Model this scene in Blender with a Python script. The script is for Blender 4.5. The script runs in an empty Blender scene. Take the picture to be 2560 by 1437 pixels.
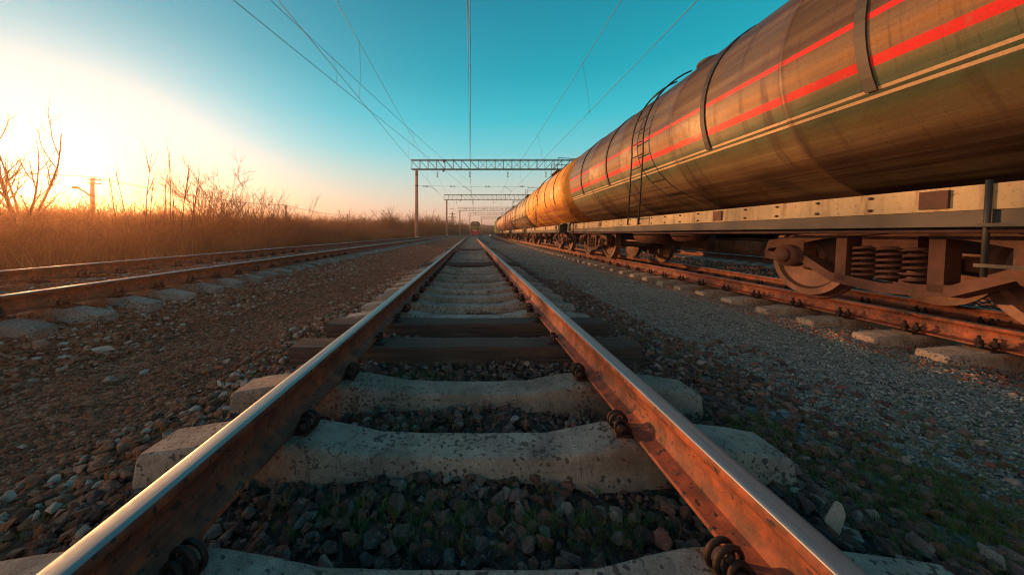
import bpy, bmesh, math, random
from mathutils import Vector, Matrix, Euler
from mathutils import noise as mnoise
R = random.Random(7)
PI = math.pi
rad = math.radians
scene = bpy.context.scene
COL = scene.collection

# ------------------------------------------------------------------ helpers
class MB:
    """collects shapes; build() links them as ONE mesh object"""
    def __init__(s):
        s.v = []; s.f = []; s.m = []; s.sm = []
    def add(s, vs, fs, mi=0, smooth=False):
        o = len(s.v); s.v.extend([tuple(v) for v in vs])
        for f in fs:
            s.f.append([i + o for i in f]); s.m.append(mi); s.sm.append(smooth)
    def box(s, c, d, mi=0, rot=None):
        hx, hy, hz = d[0]/2, d[1]/2, d[2]/2
        vs = [Vector((x, y, z)) for x in (-hx, hx) for y in (-hy, hy) for z in (-hz, hz)]
        if rot is not None:
            q = Euler(rot).to_matrix(); vs = [q @ v for v in vs]
        vs = [v + Vector(c) for v in vs]
        s.add(vs, [(0,1,3,2),(4,6,7,5),(0,4,5,1),(2,3,7,6),(0,2,6,4),(1,5,7,3)], mi)
    def bbox(s, c, d, b=.01, mi=0):
        """bevelled box: chamfer along all vertical and top edges"""
        hx, hy, hz = d[0]/2, d[1]/2, d[2]/2
        rings = []
        for z, k in ((-hz, 0), (hz-b, 0), (hz, b)):
            xx, yy = hx-k, hy-k
            rings.append([(c[0]+x, c[1]+y, c[2]+z) for x, y in ((-xx+b,-yy),(xx-b,-yy),(xx,-yy+b),(xx,yy-b),(xx-b,yy),(-xx+b,yy),(-xx,yy-b),(-xx,-yy+b))])
        s.loft(rings, True, True, True, mi)
    def loft(s, rings, closed=True, cap0=False, cap1=False, mi=0, smooth=False):
        n = len(rings[0]); vs = [p for r in rings for p in r]; fs = []
        for i in range(len(rings)-1):
            for j in range(n if closed else n-1):
                a = i*n+j; b = i*n+(j+1) % n
                fs.append((a, b, b+n, a+n))
        if cap0: fs.append(tuple(range(n-1, -1, -1)))
        if cap1: fs.append(tuple(range((len(rings)-1)*n, len(rings)*n)))
        s.add(vs, fs, mi, smooth)
    def cyl(s, p0, p1, r0, r1=None, n=8, mi=0, caps=True, smooth=True):
        p0 = Vector(p0); p1 = Vector(p1); r1 = r0 if r1 is None else r1
        d = (p1-p0)
        if d.length < 1e-9: return
        d.normalize()
        u = d.cross(Vector((0, 0, 1)))
        if u.length < 1e-3: u = d.cross(Vector((0, 1, 0)))
        u.normalize(); w = d.cross(u)
        rg = []
        for p, r in ((p0, r0), (p1, r1)):
            rg.append([p + u*(r*math.cos(2*PI*k/n)) + w*(r*math.sin(2*PI*k/n)) for k in range(n)])
        s.loft(rg, True, caps, caps, mi, smooth)
    def tube(s, pts, r, n=6, mi=0, closed=False, smooth=True):
        pts = [Vector(p) for p in pts]; rg = []; N = len(pts)
        prev = None
        for i, p in enumerate(pts):
            a = pts[(i-1) % N] if (i > 0 or closed) else p
            b = pts[(i+1) % N] if (i < N-1 or closed) else p
            d = (b-a).normalized()
            u = d.cross(Vector((0, 0, 1))) if prev is None else prev - d*prev.dot(d)
            if u.length < 1e-3: u = d.cross(Vector((0, 1, 0)))
            u.normalize(); prev = u; w = d.cross(u)
            rr = r[i] if isinstance(r, (list, tuple)) else r
            rg.append([p + u*(rr*math.cos(2*PI*k/n)) + w*(rr*math.sin(2*PI*k/n)) for k in range(n)])
        if closed: rg.append(rg[0])
        s.loft(rg, True, not closed, not closed, mi, smooth)
    def ball(s, c, r, nu=10, nv=6, mi=0, sc=(1, 1, 1)):
        rg = []
        for i in range(nv+1):
            t = PI*i/nv
            rr = max(math.sin(t), .02)
            rg.append([(c[0]+r*sc[0]*rr*math.cos(2*PI*k/nu), c[1]+r*sc[1]*rr*math.sin(2*PI*k/nu), c[2]-r*sc[2]*math.cos(t)) for k in range(nu)])
        s.loft(rg, True, True, True, mi, True)
    def mesh(s, name, mats):
        me = bpy.data.meshes.new(name); me.from_pydata(s.v, [], s.f)
        for m in (mats if isinstance(mats, (list, tuple)) else [mats]): me.materials.append(m)
        me.polygons.foreach_set('material_index', s.m)
        me.polygons.foreach_set('use_smooth', s.sm)
        me.update(); return me
    def build(s, name, mats, parent=None):
        return link(name, s.mesh(name, mats), parent)

def link(name, me, parent=None):
    o = bpy.data.objects.new(name, me); COL.objects.link(o)
    if parent is not None: o.parent = parent
    return o
def tag(o, label=None, cat=None, group=None, kind=None):
    if label: o['label'] = label
    if cat: o['category'] = cat
    if group: o['group'] = group
    if kind: o['kind'] = kind
    return o
def thing(name, label, cat, loc=(0, 0, 0), rot=(0, 0, 0), group=None):
    o = bpy.data.objects.new(name, None); COL.objects.link(o)
    o.empty_display_size = .2
    o.location = loc; o.rotation_euler = rot
    return tag(o, label, cat, group)
def copy_tree(o, parent=None):
    c = o.copy(); COL.objects.link(c)
    if parent is not None: c.parent = parent
    for ch in list(o.children): copy_tree(ch, c)
    return c
def interp(tab, x):
    """smooth monotone table lookup (cubic Hermite)"""
    n = len(tab)
    if x <= tab[0][0]:
        s0 = (tab[1][1]-tab[0][1])/(tab[1][0]-tab[0][0]); return tab[0][1]+s0*(x-tab[0][0])
    if x >= tab[-1][0]:
        s0 = (tab[-1][1]-tab[-2][1])/(tab[-1][0]-tab[-2][0]); return tab[-1][1]+s0*(x-tab[-1][0])
    for i in range(n-1):
        if tab[i][0] <= x <= tab[i+1][0]: break
    def sl(j):
        a = max(j-1, 0); b = min(j+1, n-1)
        return (tab[b][1]-tab[a][1])/(tab[b][0]-tab[a][0])
    h = tab[i+1][0]-tab[i][0]; t = (x-tab[i][0])/h
    return ((2*t**3-3*t*t+1)*tab[i][1] + (t**3-2*t*t+t)*h*sl(i) + (-2*t**3+3*t*t)*tab[i+1][1] + (t**3-t*t)*h*sl(i+1))

# ------------------------------------------------------------------ track geometry (z = 0 at the middle rail heads)
AX = [(-60, 0), (25, 0), (51, .03), (77, .5), (116, 1.95), (156, 6.0), (194, 12.6), (250, 26), (320, 48)]
LOFF = [(-60, -5.1), (0, -5.10), (3, -5.19), (6.5, -5.37), (11, -5.49), (19, -5.54), (30, -5.60), (52, -5.68), (90, -5.85), (320, -5.9)]
ROFF = [(-60, 5.0), (0, 5.14), (4.3, 5.18), (8.5, 5.23), (12, 5.30), (18, 5.42), (31, 5.85), (55, 6.4), (80, 6.85), (120, 7.2), (320, 8)]
FOFF = [(-60, 10.3), (0, 10.4), (31, 11.1), (80, 12), (320, 13)]
def axis(D): return interp(AX, D)
TR = {
    'mid': (lambda D: axis(D)-.034, 0, 0),
    'left': (lambda D: axis(D)+interp(LOFF, D), .195, .095),    # z of left rail, z of right rail
    'right': (lambda D: axis(D)+interp(ROFF, D), -.10, -.20),
    'far': (lambda D: axis(D)+interp(FOFF, D), -.12, -.12),
}
def frame(tr, D):
    fx, zl, zr = TR[tr]
    k = 1-max(0, min(1, (D-70)/80.0))
    zl *= k; zr *= k
    x = fx(D); dx = (fx(D+.2)-fx(D-.2))/.4
    yaw = -math.atan(dx)
    return x, (zl+zr)/2, yaw, math.atan((zl-zr)/1.6)
def tmat(tr, D):
    x, z, yaw, roll = frame(tr, D)
    return Matrix.Translation((x, D, z)) @ Matrix.Rotation(yaw, 4, 'Z') @ Matrix.Rotation(roll, 4, 'Y')
def arc(tr, D0, s):
    """D reached after distance s along the track"""
    D = D0; st = .25 if s > 0 else -.25; fx = TR[tr][0]; t = 0
    while abs(t) < abs(s):
        t += st*math.sqrt(1+((fx(D+st)-fx(D))/st)**2); D += st
    return D

# ------------------------------------------------------------------ materials
def nt(name):
    m = bpy.data.materials.new(name); m.use_nodes = True
    t = m.node_tree; b = t.nodes['Principled BSDF']
    return m, t, b
def N(t, ty, **kw):
    n = t.nodes.new(ty)
    for k, v in kw.items():
        if k in n.inputs: n.inputs[k].default_value = v
        else: setattr(n, k, v)
    return n
def ramp(t, fac, stops, interp_='LINEAR'):
    r = t.nodes.new('ShaderNodeValToRGB'); r.color_ramp.interpolation = interp_
    e = r.color_ramp.elements
    while len(e) < len(stops): e.new(.5)
    for i, (p, c) in enumerate(stops):
        e[i].position = p; e[i].color = (c[0], c[1], c[2], 1) if isinstance(c, (tuple, list)) else (c, c, c, 1)
    t.links.new(fac, r.inputs[0]); return r.outputs[0]
def noise(t, scale, detail=4, rough=.6, vec=None, dist=0, out='Fac'):
    n = N(t, 'ShaderNodeTexNoise'); n.inputs['Scale'].default_value = scale
    n.inputs['Detail'].default_value = detail; n.inputs['Roughness'].default_value = rough
    n.inputs['Distortion'].default_value = dist
    if vec is not None: t.links.new(vec, n.inputs['Vector'])
    return n.outputs[out]
def coord(t, kind='Object', scale=None):
    c = t.nodes.new('ShaderNodeTexCoord').outputs[kind]
    if scale is not None:
        mp = t.nodes.new('ShaderNodeMapping'); mp.inputs['Scale'].default_value = scale
        t.links.new(c, mp.inputs['Vector']); return mp.outputs[0]
    return c
def mix(t, fac, a, b, mode='MIX'):
    m = t.nodes.new('ShaderNodeMix'); m.data_type = 'RGBA'; m.blend_type = mode
    for sock, val in ((m.inputs[0], fac), (m.inputs[6], a), (m.inputs[7], b)):
        if isinstance(val, bpy.types.NodeSocket): t.links.new(val, sock)
        elif isinstance(val, (tuple, list)): sock.default_value = (val[0], val[1], val[2], 1)
        else: sock.default_value = val
    return m.outputs[2]
def math_(t, op, a, b=0.0):
    m = t.nodes.new('ShaderNodeMath'); m.operation = op
    for i, val in enumerate((a, b)):
        if isinstance(val, bpy.types.NodeSocket): t.links.new(val, m.inputs[i])
        else: m.inputs[i].default_value = val
    return m.outputs[0]
def bump(t, b, h, strength=.4, dist=.01):
    n = t.nodes.new('ShaderNodeBump'); n.inputs['Strength'].default_value = strength; n.inputs['Distance'].default_value = dist
    t.links.new(h, n.inputs['Height']); t.links.new(n.outputs[0], b.inputs['Normal'])

M = {}
def simple(name, c, rough=.7, metal=0, var=.35, scale=6, bmp=.2):
    m, t, b = nt(name)
    v = coord(t)
    n = noise(t, scale, 5, .65, v)
    dark = tuple(x*(1-var) for x in c); lite = tuple(min(1, x*(1+var)) for x in c)
    t.links.new(ramp(t, n, [(.3, dark), (.7, lite)]), b.inputs['Base Color'])
    b.inputs['Roughness'].default_value = rough; b.inputs['Metallic'].default_value = metal
    if bmp: bump(t, b, noise(t, scale*6, 4, .6, v), bmp, .01)
    M[name] = m; return m

def make_mats():
    # rusty rail sides with black oil spatter
    m, t, b = nt('rail_rust'); v = coord(t)
    n1 = noise(t, 9, 6, .7, v)
    c = ramp(t, n1, [(.26, (.035, .016, .012)), (.44, (.11, .030, .015)), (.60, (.27, .066, .024)), (.8, (.42, .13, .05))])
    sp = noise(t, 38, 2, .5, v); sp2 = noise(t, 3, 2, .5, v)
    s = math_(t, 'ADD', sp, math_(t, 'MULTIPLY', sp2, .35))
    mask = ramp(t, s, [(.80, 0), (.83, 1)])
    c = mix(t, mask, c, (.015, .012, .012))
    str_ = noise(t, 1, 4, .6, coord(t, 'Object', (60, 1.2, 60)))
    c = mix(t, math_(t, 'MULTIPLY', ramp(t, str_, [(.48, 0), (.66, 1)]), .6), c, (.13, .075, .055))
    gz_ = noise(t, 2.3, 5, .75, v)
    c = mix(t, ramp(t, gz_, [(.52, 0), (.68, .6)]), c, (.10, .05, .038))
    t.links.new(c, b.inputs['Base Color']); b.inputs['Roughness'].default_value = .72
    bump(t, b, noise(t, 120, 4, .7, v), .35, .004)
    M['rail_rust'] = m
    # polished running surface
    m, t, b = nt('rail_head'); v = coord(t)
    st = noise(t, 1, 5, .7, coord(t, 'Object', (260, 1.5, 260)))
    t.links.new(ramp(t, st, [(.3, (.20, .25, .26)), (.7, (.40, .45, .46))]), b.inputs['Base Color'])
    b.inputs['Metallic'].default_value = 1
    t.links.new(ramp(t, noise(t, 14, 5, .7, v), [(.3, .46), (.75, .66)]), b.inputs['Roughness'])
    bump(t, b, noise(t, 300, 3, .7, v), .08, .002)
    M['rail_head'] = m
    # concrete
    m, t, b = nt('concrete'); v = coord(t)
    oi = N(t, 'ShaderNodeObjectInfo').outputs['Random']
    mp = t.nodes.new('ShaderNodeVectorMath'); mp.operation = 'ADD'
    cmb = N(t, 'ShaderNodeCombineXYZ'); t.links.new(math_(t, 'MULTIPLY', oi, 37.0), cmb.inputs[0]); t.links.new(math_(t, 'MULTIPLY', oi, 91.0), cmb.inputs[1])
    t.links.new(v, mp.inputs[0]); t.links.new(cmb.outputs[0], mp.inputs[1]); vv = mp.outputs[0]
    c = ramp(t, noise(t, 7, 8, .72, vv), [(.25, (.23, .20, .17)), (.5, (.39, .35, .30)), (.75, (.54, .50, .44))])
    fine = ramp(t, noise(t, 190, 3, .8, vv), [(.35, .62), (.6, 1.05)])
    c = mix(t, 1.0, c, fine, 'MULTIPLY')
    sp = math_(t, 'ADD', noise(t, 52, 2, .4, vv), math_(t, 'MULTIPLY', noise(t, 4, 2, .5, vv), .5))
    c = mix(t, ramp(t, sp, [(.86, 0), (.90, .85)]), c, (.04, .035, .035))
    drip = noise(t, 1, 3, .6, coord(t, 'Object', (26, 14, 2.2)))
    c = mix(t, ramp(t, drip, [(.66, 0), (.73, .7)]), c, (.06, .05, .045))
    gr = noise(t, 3.5, 3, .6, vv)
    c = mix(t, ramp(t, gr, [(.55, 0), (.75, .5)]), c, (.20, .20, .12))
    sxo = N(t, 'ShaderNodeSeparateXYZ'); t.links.new(v, sxo.inputs[0])
    dr_ = math_(t, 'ABSOLUTE', math_(t, 'SUBTRACT', math_(t, 'ABSOLUTE', sxo.outputs[0]), .80))
    dr_ = math_(t, 'ADD', dr_, math_(t, 'MULTIPLY', math_(t, 'SUBTRACT', noise(t, 12, 5, .7, vv), .5), .5))
    c = mix(t, ramp(t, dr_, [(.03, .6), (.22, 0)]), c, (.17, .065, .03))
    vc = N(t, 'ShaderNodeTexVoronoi', feature='DISTANCE_TO_EDGE'); vc.inputs['Scale'].default_value = 4.5
    wv = t.nodes.new('ShaderNodeVectorMath'); wv.operation = 'ADD'; t.links.new(vv, wv.inputs[0]); t.links.new(mix(t, .92, noise(t, 9, 4, .7, vv, 0, 'Color'), (0, 0, 0)), wv.inputs[1]); t.links.new(wv.outputs[0], vc.inputs['Vector'])
    crk = math_(t, 'MULTIPLY', ramp(t, vc.outputs['Distance'], [(.004, 1), (.012, 0)]), ramp(t, noise(t, 2.2, 2, .5, vv), [(.5, 0), (.6, .8)]))
    c = mix(t, crk, c, (.05, .04, .035))
    c = mix(t, ramp(t, noise(t, 2.8, 6, .8, vv), [(.46, 0), (.66, .62)]), c, (.10, .085, .075))
    c = mix(t, ramp(t, noise(t, 11, 5, .75, vv), [(.56, 0), (.68, .5)]), c, (.07, .06, .055))
    c = mix(t, 1.0, c, ramp(t, oi, [(0, .75), (1, 1.15)]), 'MULTIPLY')
    t.links.new(c, b.inputs['Base Color']); b.inputs['Roughness'].default_value = .93
    h = math_(t, 'ADD', noise(t, 26, 6, .75, vv), math_(t, 'MULTIPLY', noise(t, 150, 3, .8, vv), .5))
    bump(t, b, h, .9, .016)
    M['concrete'] = m
    # creosoted timber
    m, t, b = nt('old_timber')
    g = noise(t, 1, 7, .7, coord(t, 'Object', (1.6, 34, 34)), 1.2)
    c = ramp(t, g, [(.3, (.018, .013, .011)), (.55, (.075, .052, .042)), (.8, (.17, .125, .10))])
    t.links.new(c, b.inputs['Base Color']); b.inputs['Roughness'].default_value = .85
    bump(t, b, g, .9, .02); M['old_timber'] = m
    # stones: colour differs stone by stone
    def stone(name, cols, rough=.9, sc=40):
        m, t, b = nt(name); oi = N(t, 'ShaderNodeObjectInfo').outputs['Random']
        n = len(cols)
        c = ramp(t, oi, [((i+.5)/n, cc) for i, cc in enumerate(cols)])
        v = coord(t)
        c = mix(t, 1.0, c, ramp(t, noise(t, 2.2, 5, .75, v), [(.3, .5), (.7, 1.35)]), 'MULTIPLY')
        c = mix(t, ramp(t, noise(t, 9, 2, .6, v), [(.63, 0), (.7, .55)]), c, (.5, .47, .44))
        b.inputs['Specular IOR Level'].default_value = .25
        t.links.new(c, b.inputs['Base Color']); b.inputs['Roughness'].default_value = rough
        bump(t, b, noise(t, 6, 6, .75, v), .7, .12); M[name] = m
    stone('stone_dark', [(.12, .075, .07), (.24, .14, .11), (.06, .055, .06), (.32, .22, .19), (.13, .10, .10), (.42, .18, .13), (.23, .20, .19), (.08, .06, .06), (.50, .44, .40), (.17, .11, .09)])
    stone('stone_red', [(.55, .20, .11), (.30, .12, .07), (.62, .28, .17), (.42, .17, .10), (.70, .42, .29), (.22, .09, .06), (.52, .22, .13), (.78, .64, .54)])
    stone('stone_grey', [(.22, .30, .30), (.38, .49, .49), (.13, .18, .18), (.46, .57, .57), (.31, .31, .28), (.19, .28, .29), (.40, .42, .38), (.60, .70, .68)])
    # ballast bed underneath the stones
    m, t, b = nt('gravel_bed'); v = coord(t)
    sx = N(t, 'ShaderNodeSeparateXYZ'); t.links.new(v, sx.inputs[0])
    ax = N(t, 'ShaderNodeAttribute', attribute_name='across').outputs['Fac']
    side = ramp(t, math_(t, 'ADD', math_(t, 'MULTIPLY', ax, .05), .5), [(0, (.10, .085, .05)), (.09, (.12, .075, .05)), (.20, (.36, .14, .08)), (.40, (.34, .14, .085)), (.46, (.07, .052, .046)), (.55, (.075, .062, .058)), (.60, (.19, .24, .24)), (.67, (.22, .26, .25)), (.70, (.16, .10, .075)), (.82, (.07, .045, .035)), (1, (.04, .03, .022))])  # right end darkened in the colour to deepen shade beyond the train
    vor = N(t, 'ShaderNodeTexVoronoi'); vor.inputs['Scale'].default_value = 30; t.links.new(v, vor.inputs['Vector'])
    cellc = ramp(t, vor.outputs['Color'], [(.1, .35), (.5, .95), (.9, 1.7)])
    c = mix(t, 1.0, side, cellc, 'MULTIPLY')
    c = mix(t, 1.0, c, ramp(t, noise(t, .9, 5, .6, v), [(.3, .7), (.7, 1.2)]), 'MULTIPLY')
    t.links.new(c, b.inputs['Base Color']); b.inputs['Roughness'].default_value = .95
    h = math_(t, 'ADD', math_(t, 'MULTIPLY', vor.outputs['Distance'], -1.0), math_(t, 'MULTIPLY', noise(t, 8, 5, .7, v), .8))
    b.inputs['Specular IOR Level'].default_value = .08
    bump(t, b, h, 1.0, .04); M['gravel_bed'] = m
    # far ground
    m, t, b = nt('dry_field'); v = coord(t)
    c = ramp(t, noise(t, .12, 8, .75, v), [(.3, (.09, .06, .03)), (.5, (.17, .115, .055)), (.7, (.24, .17, .085))])
    c = mix(t, 1.0, c, ramp(t, noise(t, 5, 5, .8, v), [(.3, .5), (.7, 1.3)]), 'MULTIPLY')
    t.links.new(c, b.inputs['Base Color']); b.inputs['Roughness'].default_value = 1
    bump(t, b, noise(t, 3, 6, .8, v), 1.0, .15); M['dry_field'] = m
    # hills with bare woods
    m, t, b = nt('wooded_hill'); v = coord(t)
    c = ramp(t, noise(t, .08, 8, .8, v), [(.3, (.035, .028, .03)), (.6, (.09, .06, .05)), (.8, (.13, .085, .06))])
    t.links.new(c, b.inputs['Base Color']); b.inputs['Roughness'].default_value = 1; bump(t, b, noise(t, .2, 6, .8, v), 1, 3); M['wooded_hill'] = m
    # twigs, grass (translucency through thin blades)
    def plant(name, cols, rough=.8, trans=.0):
        m, t, b = nt(name); oi = N(t, 'ShaderNodeObjectInfo').outputs['Random']
        v = coord(t)
        f = math_(t, 'ADD', math_(t, 'MULTIPLY', oi, .6), math_(t, 'MULTIPLY', noise(t, 3, 3, .6, v), .5))
        n = len(cols)
        t.links.new(ramp(t, f, [(.15+.7*i/(n-1), c) for i, c in enumerate(cols)]), b.inputs['Base Color'])
        b.inputs['Roughness'].default_value = rough; M[name] = m
        if trans:
            tr_ = t.nodes.new('ShaderNodeBsdfTranslucent'); t.links.new(b.inputs['Base Color'].links[0].from_socket, tr_.inputs[0])
            mx = t.nodes.new('ShaderNodeMixShader'); mx.inputs[0].default_value = trans
            t.links.new(b.outputs[0], mx.inputs[1]); t.links.new(tr_.outputs[0], mx.inputs[2]); t.links.new(mx.outputs[0], t.nodes['Material Output'].inputs['Surface'])
    plant('bark', [(.14, .045, .020), (.30, .105, .040), (.19, .065, .028), (.42, .17, .075)], trans=.25)
    plant('dry_stalk', [(.20, .08, .03), (.38, .17, .065), (.26, .11, .04), (.58, .33, .16)], trans=.5)
    plant('dry_leaf', [(.22, .08, .03), (.40, .17, .05), (.28, .12, .04)], trans=.5)
    plant('grass_blade', [(.035, .06, .02), (.08, .10, .03), (.16, .14, .06), (.05, .085, .03), (.30, .22, .10)], trans=.4)
    plant('moss', [(.03, .09, .02), (.06, .15, .03), (.12, .17, .04)], trans=.3)
    simple('iron_dark', (.030, .020, .018), .6, .5, .5, 30, .3)
    simple('steel_truss', (.035, .06, .06), .6, .2, .3, 4, .1)
    simple('column_concrete', (.46, .24, .17), .9, 0, .3, 3, .2)
    simple('black_paint', (.02, .02, .022), .6, 0, .3, 8, .1)
    simple('white_paint', (.75, .72, .68), .6, 0, .15, 8, .05)
    simple('wire', (.05, .05, .05), .5, .6, .2, 2, 0)
    simple('insulator', (.055, .025, .03), .25, 0, .3, 10, 0)
    simple('pole_wood', (.22, .17, .13), .85, 0, .4, 6, .3)
    simple('slate_fence', (.26, .27, .27), .9, 0, .35, 2, .2)
    simple('pale_rock', (.52, .48, .43), .9, 0, .35, 18, .8)
    simple('red_rock', (.46, .27, .21), .9, 0, .4, 18, .8)
    simple('wheel_steel', (.10, .055, .045), .55, .4, .4, 6, .2)
    simple('bogie_iron', (.07, .03, .022), .75, .1, .5, 5, .4)
    simple('frame_black', (.018, .022, .022), .6, 0, .5, 4, .2)
    m, t, b = nt('sill_cream'); v = coord(t)
    c = ramp(t, noise(t, 1.5, 6, .7, v), [(.3, (.24, .20, .11)), (.7, (.42, .36, .21))])
    c = mix(t, ramp(t, noise(t, 1, 5, .7, coord(t, 'Object', (2, 9, 1.2))), [(.5, 0), (.68, .7)]), c, (.11, .055, .03))
    c = mix(t, ramp(t, noise(t, 26, 4, .8, v), [(.58, 0), (.66, .7)]), c, (.10, .04, .025))
    t.links.new(c, b.inputs['Base Color']); b.inputs['Roughness'].default_value = .7; bump(t, b, noise(t, 40, 3, .6, v), .2, .004); M['sill_cream'] = m
    simple('loco_green', (.03, .09, .03), .5, 0, .2, 2, .05)
    simple('loco_roof', (.035, .05, .03), .6, 0, .2, 2, .05)
    simple('loco_yellow', (.62, .42, .05), .5, 0, .15, 2, .05)
    simple('loco_red', (.62, .012, .02), .5, 0, .2, 2, .05)
    simple('glass_dark', (.01, .015, .02), .08, 0, .1, 1, 0)
    simple('pale_green', (.34, .46, .20), .6, 0, .2, 1, .1)
    simple('dark_green', (.04, .10, .04), .6, 0, .3, 1, .1)
    m, t, b = nt('lamp_glass'); b.inputs['Base Color'].default_value = (.8, .75, .6, 1); b.inputs['Roughness'].default_value = .2; M['lamp_glass'] = m

def tank_paint(name, base, top, belly, stripes=(), grime=.5, rough=.42, bands=None):
    """enamel on the tank shell: colour bands laid round the barrel by height, weathered with rain and spill streaks"""
    m, t, b = nt(name); v = coord(t)
    sx = N(t, 'ShaderNodeSeparateXYZ'); t.links.new(v, sx.inputs[0]); z = sx.outputs[2]
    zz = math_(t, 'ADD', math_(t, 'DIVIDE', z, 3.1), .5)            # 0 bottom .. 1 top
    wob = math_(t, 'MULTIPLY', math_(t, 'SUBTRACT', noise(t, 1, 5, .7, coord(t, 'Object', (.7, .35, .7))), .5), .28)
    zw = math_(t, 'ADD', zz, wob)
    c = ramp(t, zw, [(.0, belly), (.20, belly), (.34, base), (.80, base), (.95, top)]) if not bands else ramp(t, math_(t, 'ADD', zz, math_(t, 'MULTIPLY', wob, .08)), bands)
    # sheets of dust and faded paint run along the barrel
    st = noise(t, 1, 7, .72, coord(t, 'Object', (5.0, .10, 5.0)))
    c = mix(t, math_(t, 'MULTIPLY', ramp(t, st, [(.46, 0), (.62, 1)]), .16 if bands else .4), c, tuple(min(1, x*1.9+.03) for x in base))
    st2 = noise(t, 1, 6, .7, coord(t, 'Object', (8.0, .16, 8.5)))
    c = mix(t, math_(t, 'MULTIPLY', ramp(t, st2, [(.50, 0), (.66, 1)]), grime), c, tuple(x*.6 for x in belly))
    # vertical spill streaks
    dr = noise(t, 1, 4, .6, coord(t, 'Object', (.6, 5.5, .45)))
    c = mix(t, ramp(t, dr, [(.55, 0), (.68, .65)]), c, tuple(x*.6 for x in belly))
    dr2 = noise(t, 1, 5, .7, coord(t, 'Object', (1.2, 17, .5)))
    c = mix(t, ramp(t, dr2, [(.60, 0), (.70, .55)]), c, (.045, .022, .014))
    for z0, z1, col in stripes:
        a = math_(t, 'GREATER_THAN', zz, z0); d = math_(t, 'LESS_THAN', zz, z1)
        wear = ramp(t, noise(t, 5, 6, .8, v), [(.28, .35), (.42, 1)])
        c = mix(t, math_(t, 'MULTIPLY', math_(t, 'MULTIPLY', a, d), wear), c, col)
    t.links.new(c, b.inputs['Base Color'])
    yy_ = math_(t, 'ABSOLUTE', sx.outputs[1])
    for ys in (1.05, 3.2, 5.33):
        seam = ramp(t, math_(t, 'ABSOLUTE', math_(t, 'SUBTRACT', yy_, ys)), [(.02, .75), (.05, .25), (.16, 0)])
        c = mix(t, math_(t, 'MULTIPLY', seam, ramp(t, noise(t, 4, 4, .7, v), [(.35, .3), (.6, 1)])), c, (.05, .025, .018))
    c = mix(t, ramp(t, noise(t, 22, 5, .8, v), [(.60, 0), (.68, .5)]), c, (.07, .04, .03))
    c = mix(t, 1.0, c, ramp(t, noise(t, 45, 4, .8, v), [(.3, .82), (.7, 1.15)]), 'MULTIPLY')
    t.links.new(c, b.inputs['Base Color'])
    t.links.new(ramp(t, noise(t, 3, 5, .7, v), [(.3, rough), (.7, rough+.25)]), b.inputs['Roughness'])
    bump(t, b, math_(t, 'ADD', noise(t, 1.2, 3, .5, v), math_(t, 'MULTIPLY', noise(t, 30, 3, .6, v), .03)), .4, .06)
    M[name] = m; return m
make_mats()

# ------------------------------------------------------------------ camera, sun, sky
cam_d = bpy.data.cameras.new('camera'); cam = bpy.data.objects.new('camera', cam_d); COL.objects.link(cam)
cam_d.sensor_width = 36; cam_d.lens = 11.32; cam_d.shift_x = .0398; cam_d.shift_y = -.0529; cam_d.clip_start = .02; cam_d.clip_end = 5000
cam.location = (0, 0, .675); cam.rotation_euler = (rad(90), 0, 0)
scene.camera = cam
SUN_AZ, SUN_EL = rad(-53.0), rad(6.0)         # azimuth measured from the track direction (+Y), negative = left
sdir = Vector((math.sin(SUN_AZ)*math.cos(SUN_EL), math.cos(SUN_AZ)*math.cos(SUN_EL), math.sin(SUN_EL)))
sl = bpy.data.lights.new('sun', 'SUN'); so = bpy.data.objects.new('sun', sl); COL.objects.link(so)
sl.energy = 5.0; sl.angle = rad(.6); sl.color = (1.0, .40, .13)
so.rotation_euler = sdir.to_track_quat('Z', 'Y').to_euler()

w = bpy.data.worlds.new('World'); scene.world = w; w.use_nodes = True
t = w.node_tree; bg = t.nodes['Background']
sky = t.nodes.new('ShaderNodeTexSky'); sky.sky_type = 'NISHITA'; sky.sun_disc = False
sky.sun_elevation = SUN_EL; sky.sun_rotation = SUN_AZ; sky.dust_density = 2.0; sky.ozone_density = 3.0
tc = t.nodes.new('ShaderNodeTexCoord')
sx = t.nodes.new('ShaderNodeSeparateXYZ'); t.links.new(tc.outputs['Generated'], sx.inputs[0])
el = ramp(t, sx.outputs[2], [(0, (.90, .50, .36)), (.06, (.90, .60, .45)), (.11, (.70, .66, .53)), (.165, (.46, .66, .60)), (.24, (.16, .62, .66)), (.33, (.03, .52, .60)), (.43, (.0, .38, .47)), (.58, (.0, .25, .34)), (.75, (.0, .12, .19)), (1, (.0, .06, .11))])
dp = t.nodes.new('ShaderNodeVectorMath'); dp.operation = 'DOT_PRODUCT'
gd = Vector((math.sin(SUN_AZ)*math.cos(rad(4.6)), math.cos(SUN_AZ)*math.cos(rad(4.6)), math.sin(rad(4.6))))
dp.inputs[1].default_value = gd; t.links.new(tc.outputs['Generated'], dp.inputs[0])
gl = ramp(t, dp.outputs['Value'], [(.60, 0), (.75, .07), (.84, .13), (.91, .27), (.955, .48), (.985, .80), (1, 1)])
low = ramp(t, sx.outputs[2], [(0, 1.0), (.11, 1.0), (.18, .80), (.25, .48), (.33, .20), (.44, .05), (.55, 0)])
hue = ramp(t, sx.outputs[2], [(0, (1.0, .40, .10)), (.035, (1.0, .56, .14)), (.08, (1.05, .76, .28)), (.13, (1.05, .92, .55)), (.19, (1.0, .98, .80)), (.28, (.80, .92, .88))])
pw = ramp(t, dp.outputs['Value'], [(.86, .84/8), (.93, .84/8), (.965, .76/8), (.985, .62/8), (.994, .66/8), (.998, 1.0/8), (1, .25)])
gc = mix(t, 1.0, hue, mix(t, 1.0, pw, (8, 8, 8), 'MULTIPLY'), 'MULTIPLY')
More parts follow.
